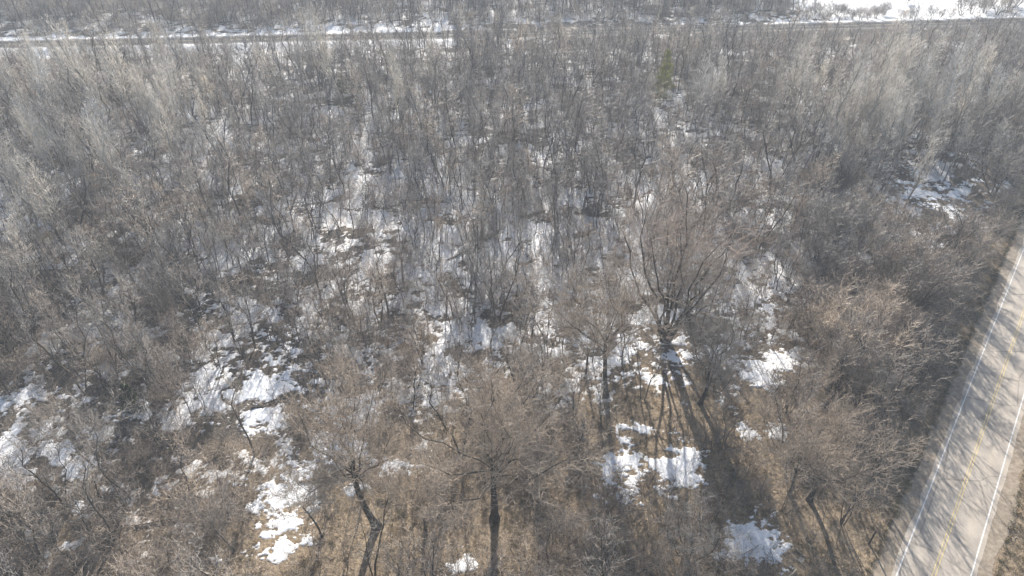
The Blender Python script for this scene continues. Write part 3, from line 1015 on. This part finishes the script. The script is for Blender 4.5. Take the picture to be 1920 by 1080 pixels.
for k, (b_, lab) in enumerate((((812, 515), 'rust-brown leafy shrub beside the central snow gap'), ((770, 665), 'dark rust shrub in the thicket above the big straight tree'),
                               ((1500, 600), 'brown leafy shrub at the edge of the right-hand brush'), ((1010, 560), 'small rust-leaved shrub below the central snow gap'))):
    hero('leafy_shrub', leafy_shrub(60 + k, 3.6), 'bark_dark', 'twig_rust', b_, lab, sc=1.4, cat='shrub', group='shrubs keeping dead leaves', clear=3)

for k, (b_, h_, lab) in enumerate((((1664, 838), 13, 'tall twin-stemmed tree at the verge throwing branch shadows across the road'), ((1628, 905), 12, 'many-stemmed dark tree at the verge below the tall twin-stemmed one'),
                                   ((1578, 985), 11, 'bare tree near the weathered post, its shadow reaching the road'), ((1642, 795), 14, 'dark bare tree just inside the verge behind the tall twin-stemmed one'),
                                   ((1590, 870), 11, 'slim bare tree between spreading lower right tree and road verge'), ((1702, 735), 13, 'bare verge tree at the sunny gap of the road'))):
    hero('verge_tree', thicket_tree(80 + k, h_, 0.018, 0.8, (22, 48), nst=2 + k % 3, n3=2, n4=2, n2=5), 'bark_dark', 'twig_tan' if k % 2 else 'twig_brown', b_, lab, group='slim trees along the road verge', clear=1.8)

for (a_, b_, r_) in ((1250, 668, 4.5), (1252, 700, 4.5), (1225, 650, 3.0), (1275, 650, 3.0), (1725, 375, 8), (1735, 402, 8), (1795, 372, 6), (1742, 430, 6.5), (1800, 395, 5), (1243, 206, 5), (1243, 224, 4.5)):
    occupied.append((*G(a_, b_), r_))

# ------------------------------------------------------------------ prototypes for the repeats
PR = {}
THP = [(10.5, (22, 45)), (11.5, (18, 40)), (9.0, (26, 52)), (12.5, (18, 38)), (9.5, (28, 55)), (14, (18, 40)), (8, (25, 52)), (11, (20, 42))]
TH = [thicket_tree(200 + i, h, 0.020, 1.0, a) for i, (h, a) in enumerate(THP)]
THF = [thicket_tree(200 + i, h, 0.026, 1.0, a, stout=1.2, n3=3, n4=3, n2=5) for i, (h, a) in enumerate(THP)]
TM = [('bark_dark', 'twig_grey'), ('bark_grey', 'twig_grey'), ('bark_dark', 'twig_brown'), ('bark_grey', 'twig_tan'), ('bark_dark', 'twig_tan'), ('bark_dark', 'twig_grey'), ('bark_grey', 'twig_brown'), ('bark_dark', 'twig_grey')]
TL = ['grey dark-stemmed', 'grey slender', 'brown-twigged', 'tan-twigged tall', 'dark-stemmed tan-twigged', 'tall dark-stemmed', 'small brown-twigged', 'upright dark grey']
PR['tree'] = [proto(d, M[b], M[t]) for d, (b, t) in zip(TH, TM)]
AS = [aspen_tree(300 + i, h) for i, h in enumerate((17, 19.5, 15, 18))]
PR['aspen'] = [proto(d, M['bark_pale'], M['twig_pale']) for d in AS]
SH = [shrub(400 + i, h, n, 0.021, sp) for i, (h, n, sp) in enumerate([(3.4, 9, (8, 48)), (2.8, 10, (10, 55)), (4.2, 8, (6, 40)), (3.0, 12, (10, 60)), (2.2, 9, (10, 60)), (3.8, 10, (6, 45))])]
SM = [('bark_grey', 'twig_tan'), ('bark_dark', 'twig_brown'), ('bark_grey', 'twig_tan'), ('bark_grey', 'twig_tan'), ('bark_dark', 'twig_brown'), ('bark_grey', 'twig_tan')]
SLB = ['tan twiggy', 'brown low', 'tan arching', 'wide tan', 'small brown', 'upright tan']
PR['shrub'] = [proto(d, M[b], M[t]) for d, (b, t) in zip(SH, SM)]
BR = [brushy_tree(500 + i, h, n) for i, (h, n) in enumerate(((9, 5), (8, 6), (10, 5), (7, 6)))]
BM = [('bark_dark', 'twig_tan'), ('bark_dark', 'twig_brown'), ('bark_dark', 'twig_grey'), ('bark_dark', 'twig_brown')]
PR['brushy'] = [proto(d, M[b], M[t]) for d, (b, t) in zip(BR, BM)]
SA = [sapling(600 + i, h) for i, h in enumerate((4.2, 6.5, 3.2, 5.5))]
SAM = [('bark_dark', 'twig_grey'), ('bark_dark', 'twig_brown'), ('bark_grey', 'twig_tan'), ('bark_dark', 'twig_brown')]
PR['sapling'] = [proto(d, M[b], M[t]) for d, (b, t) in zip(SA, SAM)]


# ------------------------------------------------------------------ where the repeats stand
rng = np.random.default_rng(77)


def clear_of(x, y, near=8.2, far=27.0):
    dn = np.abs(road_dist(x, y, NEAR_ROAD))
    dfs = road_dist(x, y, FAR_ROAD)                                   # positive on the camera's side
    a_, b_ = to_px(x, y)
    mid = np.exp(-((a_ - 980) / 330) ** 2)
    ok = (dn > near) & ((dfs < -15) | (dfs > far * (1 - mid) + 11 * mid))
    for (hx, hy, hr) in occupied:
        ok &= (x - hx) ** 2 + (y - hy) ** 2 > hr * hr
    return ok


def in_patch(qx, qy, k=0.9):
    m = np.zeros(qx.shape, bool)
    for (cx, cy, hw, hh, tilt, fill, lab) in PATCHES:
        ca, sa = math.cos(math.radians(tilt)), math.sin(math.radians(tilt))
        dx, dy = qx - cx, qy - cy
        m |= ((dx * ca + dy * sa) / (hw * k)) ** 2 + ((-dx * sa + dy * ca) / (hh * k)) ** 2 < 1
    return m


def scatter(cell, y0, y1, keep, seed, jit=0.48, far=27.0, near=11.5):
    """Jittered grid over the visible trapezium (plus a margin), thinned by keep(qx,qy,x,y) in 0..1."""
    g = np.random.default_rng(seed)
    hw = 0.80 * (y1 * CP + CAM_H * SP) + 12
    X, Y = np.meshgrid(np.arange(-hw, hw, cell), np.arange(y0, y1, cell))
    X = X + (np.arange(X.shape[0]) % 2)[:, None] * cell * .5
    X = (X + g.uniform(-jit, jit, X.shape) * cell).ravel()
    Y = (Y + g.uniform(-jit, jit, Y.shape) * cell).ravel()
    qx, qy = to_px(X, Y)
    k = (qx > -170) & (qx < 2090) & (g.uniform(0, 1, X.shape) < keep(qx, qy, X, Y)) & clear_of(X, Y, near, far)
    return X[k], Y[k]


def dens_tree(qx, qy, x, y):
    d = grid_lookup(TREES, qx, qy)
    d = d * np.where(in_patch(qx, qy), 0.08, 1.0)
    g = quant(fbm(x, y, 14, 3, 91))
    d = d * (0.40 + 0.75 * sstep(0.15, 0.55, g))
    d = d * np.where(qy > 780, 0.3, 1.0)
    d = np.where((qx > 1480) & (qy < 52), 0.02, d)
    return d


tx, ty = scatter(3.0, 34, 335, dens_tree, 1)
qx, qy = to_px(tx, ty)
# a stand of pale aspens on the left, another on the right, a few between
pa = np.zeros(len(tx))
for (cx, cy, sx_, sy_, w) in ((180, 345, 130, 70, .6), (310, 275, 130, 60, .7), (60, 470, 70, 110, .4), (120, 215, 130, 40, .4), (1640, 275, 130, 55, 1.0), (1770, 290, 60, 50, .6), (1530, 300, 60, 50, .5), (1455, 245, 20, 13, 1.0), (1310, 240, 28, 14, .9), (560, 190, 90, 60, .25), (700, 205, 80, 40, .25), (30, 520, 60, 80, .25)):
    pa = np.maximum(pa, 0.95 * w * np.exp(-(((qx - cx) / sx_) ** 2 + ((qy - cy) / sy_) ** 2)))
is_asp = rng.uniform(0, 1, len(tx)) < pa
pb = 0.85 * sstep(1440, 1560, qx) * sstep(330, 430, qy) * (1 - sstep(930, 980, qy)) + 0.5 * np.exp(-(((qx - 1180) / 160) ** 2 + ((qy - 1040) / 60) ** 2))
is_br = (rng.uniform(0, 1, len(tx)) < pb) & ~is_asp
# brushy trees need more room
keepb = np.ones(len(tx), bool)
bx_, by_ = [], []
for i in np.where(is_br)[0]:
    if all((tx[i] - a) ** 2 + (ty[i] - b) ** 2 > 3.9 ** 2 for a, b in zip(bx_, by_)):
        bx_.append(tx[i])
        by_.append(ty[i])
    else:
        keepb[i] = False
tx, ty, qx, qy, is_asp, is_br = tx[keepb], ty[keepb], qx[keepb], qy[keepb], is_asp[keepb], is_br[keepb]

LANDMARKS = [
    (930, 850, 'the big straight-trunked tree'), (700, 880, 'the bent leaning trunk'), (1250, 520, 'the red-budded fan tree'), (1500, 860, 'the spreading lower right tree'),
    (255, 745, 'the small dark evergreen'), (1240, 150, 'the yellow-green evergreen'), (500, 740, 'the long snow bank'), (1410, 1020, 'the large roadside snow patch'),
    (520, 1000, 'the ragged bottom snow patch'), (1430, 690, 'the slanting snow drift'), (20, 860, 'the left-edge snow patch'), (1725, 362, 'the upper roadside snow streaks'),
    (810, 490, 'the rust-brown leafy shrub'), (900, 470, 'the central snow gap'), (1640, 180, 'the right aspen stand'), (220, 220, 'the left aspen stand'),
    (1160, 870, 'the barred snow patch'), (650, 180, 'the dull olive evergreen'), (1455, 180, 'the lone pale round tree')]


def whereabouts(a, b):
    best = min(LANDMARKS, key=lambda L_: ((a - L_[0]) / 1.2) ** 2 + ((b - L_[1]) * 1.2) ** 2)
    dx, dy = a - best[0], b - best[1]
    if abs(dx) < 55 and abs(dy) < 45:
        rel = 'close by'
    elif abs(dx) > 1.3 * abs(dy):
        rel = ('left of' if dx < 0 else 'right of') if abs(dx) < 150 else ('well left of' if dx < 0 else 'well right of')
    else:
        rel = ('just behind' if dy < 0 else 'in front of') if abs(dy) < 80 else ('far behind' if dy < 0 else 'below')
    return rel + ' ' + best[2]


def put(kind, name, words_, i_list, X, Y, cat, group, smin, smax, seed, tilt=0.06):
    g = np.random.default_rng(seed)
    for i in i_list:
        v = int(g.integers(0, len(PR[kind])))
        a, b = to_px(X[i], Y[i])
        grow = 1.0 + (0.48 * (1 - sstep(14, 26, abs(float(road_dist(X[i:i + 1], Y[i:i + 1], NEAR_ROAD)[0])))) if kind == 'brushy' else 0.0)
        side = -0.10 * (1 - sstep(0, 420, a)) if kind == 'aspen' else 0.0
        plant(name, PR[kind][v], float(X[i]), float(Y[i]), g.uniform(0, 6.28), g.uniform(smin, smax) * float(grow) * math.exp(g.normal(0, .19)),
              words_[v % len(words_)] + ' ' + whereabouts(a, b), cat, group, (g.normal(0, tilt), g.normal(0, tilt) + float(side)), z=float(zz[i]))


def near_first(X, Y, n):
    d = np.hypot(X, Y)
    a, b = to_px(X, Y)
    vis = (a > -25) & (a < 1945) & (b < 1110) & (b > 5)
    o = np.argsort(d + 1e5 * ~vis)
    o = o[:n]
    return o[vis[o]]


def mass(name, mats_protos, X, Y, Z, seed, smin, smax, label, cat, tilt=0.06):
    """The rest of a kind beyond the 300 that show largest: one object, the same plants set on points."""
    g = np.random.default_rng(seed)
    coll = bpy.data.collections.new(name + '_plants')
    for k, me_ in enumerate(mats_protos):
        ob = bpy.data.objects.new('%s_plant_%02d' % (name, k), me_)
        coll.objects.link(ob)
    me_ = bpy.data.meshes.new(name)
    n_ = len(X)
    me_.vertices.add(n_)
    me_.vertices.foreach_set('co', np.stack([X, Y, Z], 1).astype(np.float32).ravel())
    for nm, ty_, val in (('rot', 'FLOAT_VECTOR', np.stack([g.normal(0, tilt, n_), g.normal(0, tilt, n_), g.uniform(0, 6.28, n_)], 1)),
                         ('size', 'FLOAT', g.uniform(smin, smax, n_) * np.exp(g.normal(0, .23, n_))), ('pick', 'INT', g.integers(0, len(mats_protos), n_))):
        a_ = me_.attributes.new(nm, ty_, 'POINT')
        a_.data.foreach_set('vector' if ty_ == 'FLOAT_VECTOR' else 'value', np.ascontiguousarray(val.astype(np.int32 if ty_ == 'INT' else np.float32)).ravel())
    ob = link(name, me_)
    ng = bpy.data.node_groups.new(name + '_nodes', 'GeometryNodeTree')
    ng.interface.new_socket('Geometry', in_out='INPUT', socket_type='NodeSocketGeometry')
    ng.interface.new_socket('Geometry', in_out='OUTPUT', socket_type='NodeSocketGeometry')
    N, L_ = ng.nodes, ng.links
    gi, go = N.new('NodeGroupInput'), N.new('NodeGroupOutput')
    ci = N.new('GeometryNodeCollectionInfo')
    ci.inputs['Collection'].default_value = coll
    ci.inputs['Separate Children'].default_value = True
    ci.inputs['Reset Children'].default_value = True
    ip = N.new('GeometryNodeInstanceOnPoints')
    ip.inputs['Pick Instance'].default_value = True

    def attr(nm, dt):
        a_ = N.new('GeometryNodeInputNamedAttribute')
        a_.data_type = dt
        a_.inputs['Name'].default_value = nm
        return a_.outputs['Attribute']
    L_.new(gi.outputs[0], ip.inputs['Points'])
    L_.new(ci.outputs[0], ip.inputs['Instance'])
    L_.new(attr('pick', 'INT'), ip.inputs['Instance Index'])
    e2r = N.new('FunctionNodeEulerToRotation')
    L_.new(attr('rot', 'FLOAT_VECTOR'), e2r.inputs[0])
    L_.new(e2r.outputs[0], ip.inputs['Rotation'])
    L_.new(attr('size', 'FLOAT'), ip.inputs['Scale'])
    L_.new(ip.outputs[0], go.inputs[0])
    md = ob.modifiers.new('plants', 'NODES')
    md.node_group = ng
    tag(ob, label, cat, kind='stuff')
    return ob


zz = terrain_z(tx, ty)
ia, ib, it = np.where(is_asp)[0], np.where(is_br)[0], np.where(~is_asp & ~is_br)[0]
put('aspen', 'aspen_tree', ['pale slim aspen', 'tall pale aspen', 'short pale aspen', 'straight cream-barked aspen'], ia[near_first(tx[ia], ty[ia], 300)], tx, ty, 'tree', 'pale aspens in loose stands', 0.8, 1.12, 5, 0.04)
put('brushy', 'brushy_tree', ['tan plumed tree', 'dense brown tree', 'grey plumed tree', 'small brown tree'], ib[:300], tx, ty, 'tree', 'dense wide-crowned roadside trees', 0.8, 1.15, 6)
sel = it[near_first(tx[it], ty[it], 300)]
put('tree', 'thicket_tree', [w + ' bare tree' for w in TL], sel, tx, ty, 'tree', 'bare trees of the thicket', 0.75, 1.15, 7)
rest = np.setdiff1d(it, sel)
mass('forest', [joined(d, M[b], M[t], 'forest_plant') for d, (b, t) in zip(THF, TM)], tx[rest], ty[rest], zz[rest], 8, 0.75, 1.2,
     'grey leafless woodland filling the middle and far distance', 'forest')
print('trees', len(it), 'aspen', len(ia), 'brushy', len(ib))


# undergrowth
def dens_shrub(qx, qy, x, y):
    d = 0.35 * grid_lookup(TREES, qx, qy) + 0.05
    d = d * np.where(qy > 640, 1.8, 1.1) * np.where((qy > 860) & (qx < 1450), 1.7, 1.0)
    d = d * np.where(in_patch(qx, qy, 1.0), 0.04, 1.0)
    d = d * (0.35 + 1.0 * quant(fbm(x, y, 8, 3, 95)))
    d = np.where((qx > 1480) & (qy < 52), 0.0, d)
    return d


ux, uy = scatter(2.3, 34, 300, dens_shrub, 2, far=13.0, near=7.4)
zz = terrain_z(ux, uy)
sel = near_first(ux, uy, 300)
put('shrub', 'shrub', [w + ' shrub' for w in SLB], sel, ux, uy, 'shrub', 'leafless shrubs of the undergrowth', 0.7, 1.25, 9)
rest = np.setdiff1d(np.arange(len(ux)), sel)
mass('undergrowth', [joined(d, M[b], M[t], 'undergrowth_plant') for d, (b, t) in zip(SH, SM)], ux[rest], uy[rest], zz[rest], 10, 0.7, 1.3,
     'twiggy leafless undergrowth between the trees', 'undergrowth')
print('shrubs', len(ux))


def dens_sap(qx, qy, x, y):
    d = 0.25 * np.ones(qx.shape) * (qy > 560) + 0.40
    d = d * np.where(in_patch(qx, qy, 1.0), 0.10, 1.0)
    d = d * (0.3 + 1.2 * quant(fbm(x, y, 10, 3, 97)))
    d = np.where((qx > 1480) & (qy < 52), 0.0, d)
    return d


ux, uy = scatter(2.0, 34, 240, dens_sap, 3, far=15.0, near=7.6)
zz = terrain_z(ux, uy)
sel = near_first(ux, uy, 300)
put('sapling', 'sapling', ['thin grey sapling', 'tall brown sapling', 'short tan sapling', 'slender brown sapling'], sel, ux, uy, 'sapling', 'saplings among the litter', 0.7, 1.3, 11)
rest = np.setdiff1d(np.arange(len(ux)), sel)
mass('sapling_thicket', [joined(d, M[b], M[t], 'sapling_plant') for d, (b, t) in zip(SA, SAM)], ux[rest], uy[rest], zz[rest], 12, 0.7, 1.3,
     'fine sapling stems filling the gaps of the woodland', 'saplings')
print('saplings', len(ux))

# hedge shrubs in the far snow field and along the far road bank
g = np.random.default_rng(21)
HG = 'hedge shrubs across the far road'
hedge = [(1500 + 14 * k, 36 + 6 * math.sin(k)) for k in range(12)] + [(1507 + 15 * k, 30 + 5 * math.cos(k * 2.1)) for k in range(11)] + [(1480, 18), (1508, 10), (1530, 22), (1560, 4), (1700, 8), (1860, 12), (1905, 14), (1880, 6), (1838, 16)] + [(1690, 38), (1706, 36), (1745, 38), (1762, 36), (1780, 34), (1800, 30), (1820, 28), (1845, 26), (1868, 30), (1890, 22), (1660, 26)]
for k, (a, b) in enumerate(hedge):
    x, y = G(a, b)
    big = a > 1780
    plant('hedge_shrub', PR['brushy'][k % 4], x, y, g.uniform(0, 6), g.uniform(.8, 1.15) * (1.25 if big else 0.62),
          ('tall bush ending the far snow field' if big else ('grey shrub in the front of the far field hedge' if b > 33 else 'grey shrub at the back of the far field hedge') if a < 1680 else 'grey shrub after the far hedge gap'), 'shrub', HG)

# ------------------------------------------------------------------ grass along the road, litter, logs, posts
def tuft(seed, n=26, h=0.55):
    r_ = np.random.default_rng(seed)
    a = r_.uniform(0, 6.28, n)
    tl = np.radians(r_.uniform(8, 60, n))
    d = np.stack([np.sin(tl) * np.cos(a), np.sin(tl) * np.sin(a), np.cos(tl)], 1)
    p0 = np.stack([r_.normal(0, .16, n), r_.normal(0, .16, n), np.full(n, -0.03)], 1)
    P = paths(p0, d, h * r_.uniform(.5, 1.2, n), 3, np.full(n, -0.35), 0, r_)
    return dict(trunk=[(P, tapered(np.full(n, .012), 3, .5), 3, True)], crown=[(P[:2], tapered(np.full(2, .012), 3, .5), 3, True)])


def dens_grass(qx, qy, x, y):
    lit = grid_lookup(LITTER, qx, qy)
    d = 0.75 * sstep(0.3, 0.8, lit) * (0.3 + quant(fbm(x, y, 5, 3, 99)))
    d = d * np.where(in_patch(qx, qy, 1.0), 0.35, 1.0)
    return np.where(qy < 380, 0, d)


X, Y = np.meshgrid(np.arange(-80, 130, 0.8), np.arange(34, 130, 0.8))
gg = np.random.default_rng(33)
X = (X + gg.uniform(-.4, .4, X.shape)).ravel()
Y = (Y + gg.uniform(-.4, .4, Y.shape)).ravel()
qx, qy = to_px(X, Y)
dn = np.abs(road_dist(X, Y, NEAR_ROAD))
k = (qx > -60) & (qx < 1990) & (dn > 5.5) & (gg.uniform(0, 1, X.shape) < np.maximum(dens_grass(qx, qy, X, Y), 0.9 * (dn < 6.6)))
X, Y = X[k], Y[k]
mass('dry_grass', [joined(tuft(700 + i), M[m_], M[m_], 'grass_tuft') for i, m_ in enumerate(('grass_dry', 'grass_olive', 'grass_dry', 'grass_olive'))], X, Y, terrain_z(X, Y), 34, 0.6, 1.4,
     'dry tan grass tufts on the woodland floor and road verge', 'grass', 0.1)
print('grass', len(X))
def stick(seed):
    r_ = np.random.default_rng(seed)
    n = 5
    a = r_.uniform(0, 6.28, n)
    d = np.stack([np.cos(a), np.sin(a), r_.uniform(-.02, .18, n)], 1)
    p0 = np.stack([r_.normal(0, .5, n), r_.normal(0, .5, n), np.full(n, .03)], 1)
    P = paths(p0, d, r_.uniform(.5, 2.2, n), 4, np.full(n, 0.0), .12, r_)
    R_ = tapered(r_.uniform(.012, .035, n), 4, .3)
    Pb, Rb = branch(P, R_, r_, 3, (.3, .95), (30, 60), .35, .3, 3, .05, .1, .5, (.008, .014))
    return dict(trunk=[(P, R_, 4, True)], crown=[(Pb, Rb, 3, True)])


sx_, sy_ = scatter(2.0, 34, 120, lambda a, b, x, y: 0.5 * (b > 560) * np.where(in_patch(a, b), .3, 1.0), 4, near=6.4)
mass('stick_litter', [joined(stick(740 + i), M[m_], M[m_], 'stick_litter_piece') for i, m_ in enumerate(('bark_dark', 'bark_grey', 'twig_grey', 'bark_dark'))], sx_, sy_, terrain_z(sx_, sy_), 37, 0.6, 1.4,
     'fallen sticks and broken branches strewn over the litter', 'sticks', 0.04)
# dark ragged sod lip along the shoulder
t_ = np.gradient(fine, axis=0)
t_ /= np.linalg.norm(t_, axis=1)[:, None]
nr = np.stack([t_[:, 1], -t_[:, 0]], 1)
lip = []
for side in (-1, 1):
    for rep in range(3):
        p = fine + nr * (side * (5.45 + gg.uniform(-.12, .35, len(fine))))[:, None] + t_ * gg.uniform(-.4, .4, len(fine))[:, None]
        lip.append(p)
lip = np.concatenate(lip)
a, b = to_px(lip[:, 0], lip[:, 1])
lip = lip[(a > 1400) & (a < 2050) & (b > 200) & (b < 1250) & (lip[:, 1] > 20)]
mass('verge_grass', [joined(tuft(720 + i, 22, 0.4), M['grass_olive'], M['grass_olive'], 'verge_tuft') for i in range(3)], lip[:, 0], lip[:, 1], terrain_z(lip[:, 0], lip[:, 1]), 36, 0.6, 1.3,
     'dark ragged grass edge lining the road shoulders', 'grass', 0.1)


def log(label, p_a, p_b, r, seed):
    r_ = np.random.default_rng(seed)
    a, b = np.array(G(*p_a)), np.array(G(*p_b))
    K = 9
    s = np.linspace(0, 1, K)[:, None]
    mid = a + (b - a) * .5
    P2 = a * (1 - s) + b * s - mid
    z = terrain_z(P2[:, 0] + mid[0], P2[:, 1] + mid[1]) + r * 0.8 + 0.25 * s[:, 0]
    P = np.column_stack([P2 + r_.normal(0, .06, (K, 2)), z])[None]
    R = (r * (1 - .55 * s[:, 0]))[None]
    Pb, Rb = branch(P, R, r_, 7, (0.35, 1.0), (35, 65), .28, .3, 4, .05, .12, .35, (.015, .05))
    v, f3, f4 = pack([(P, R, 8, True)])
    e = link('fallen_log', None)
    e.location = (mid[0], mid[1], 0)
    tag(e, label, 'log', 'fallen logs in the woodland')
    link('trunk', build_mesh('trunk', v, f3, f4, [M['bark_dark']], smooth=True), e)
    v, f3, f4 = pack([(Pb, Rb, 4, True)])
    link('branch_stubs', build_mesh('branch_stubs', v, f3, f4, [M['bark_dark']]), e)


log('dark fallen log at the bottom right of the big straight tree', (1012, 1036), (1088, 1052), .20, 1)
log('fallen log lying across brush left of the bent leaning trunk', (560, 905), (690, 885), .18, 2)
log('dark fallen limb below the long middle snow bank', (470, 765), (560, 742), .17, 3)
log('fallen trunk by the tan clearing under the slanting snow drift', (1375, 880), (1340, 985), .15, 4)
log('arched fallen limb beside the crooked tree near the road', (1558, 752), (1622, 728), .2, 5)
log('long fallen stem under the corner brush at bottom left', (250, 985), (395, 955), .16, 6)
log('dark log beside the rust-brown leafy shrub', (838, 488), (905, 455), .2, 7)
log('fallen log above the blue-shaded snow pool', (560, 668), (640, 655), .18, 8)

# weathered marker post at the road verge
x, y = G(1630, 1018)
P = np.array([[[0, 0, -.3], [0.02, 0, .9], [0.03, .02, 1.9], [.05, .03, 2.6]]])
v, f3, f4 = pack([(P, np.array([[.11, .10, .095, .09]]), 8, False)])
n_ = len(v)
cap = np.array([[n_ - 8 + i for i in range(4)], [n_ - 8 + 4, n_ - 8 + 5, n_ - 8 + 6, n_ - 8 + 7]])
po = link('wooden_post', build_mesh('wooden_post', v, None, np.concatenate([f4, cap, [[n_ - 5, n_ - 4, n_ - 1, n_ - 8]]]), [M['wood']]))
po.location = (x, y, float(terrain_z(np.array([x]), np.array([y]))[0]))
tag(po, 'short dark weathered post at the brushy verge left of the two-lane road', 'post')

# ------------------------------------------------------------------ tell look-alikes apart by their place in their row
WORDS_ = ['zero', 'one', 'two', 'three', 'four', 'five', 'six', 'seven', 'eight', 'nine', 'ten', 'eleven', 'twelve', 'thirteen', 'fourteen', 'fifteen', 'sixteen', 'seventeen', 'eighteen', 'nineteen', 'twenty']
ORD_ = ['', '', 'second', 'third', 'fourth', 'fifth', 'sixth', 'seventh', 'eighth', 'ninth', 'tenth', 'eleventh', 'twelfth', 'thirteenth', 'fourteenth', 'fifteenth', 'sixteenth', 'seventeenth', 'eighteenth', 'nineteenth', 'twentieth']
same = {}
for o in COL.objects:
    if o.parent is None and 'label' in o and 'group' in o:
        same.setdefault(o['label'], []).append(o)
for lab, obs in same.items():
    n_ = len(obs)
    if n_ < 2 or n_ > 20:
        continue
    obs.sort(key=lambda o: float(to_px(o.location.x, o.location.y)[0]))
    for k, o in enumerate(obs):
        suffix = ('left one of two' if k == 0 else 'right one of two') if n_ == 2 else \
            'leftmost of %s' % WORDS_[n_] if k == 0 else 'rightmost of %s' % WORDS_[n_] if k == n_ - 1 else '%s from left of %s' % (ORD_[k + 1], WORDS_[n_])
        o['label'] = lab + ', ' + suffix

# ------------------------------------------------------------------ haze
HZ = dict(x=(-420, 420), y=(-40, 520), z=(-2.5, 72.0))
hx, hy, hz = HZ['x'], HZ['y'], HZ['z']
hv = [(a, b, c) for c in hz for b in hy for a in hx]
hf = [(0, 2, 3, 1), (4, 5, 7, 6), (0, 1, 5, 4), (2, 6, 7, 3), (0, 4, 6, 2), (1, 3, 7, 5)]
hm = bpy.data.materials.new('haze')
hm.use_nodes = True
hn = hm.node_tree.nodes
hn.remove(hn['Principled BSDF'])
pv = hn.new('ShaderNodeVolumePrincipled')
pv.inputs['Color'].default_value = (0.78, 0.88, 1.0, 1)
pv.inputs['Density'].default_value = 0.00046
pv.inputs['Anisotropy'].default_value = 0.0
hm.node_tree.links.new(pv.outputs[0], hn['Material Output'].inputs['Volume'])
tag(link('haze', build_mesh('haze', hv, None, hf, [hm])), 'thin pale winter haze over the woodland', 'haze', kind='stuff')
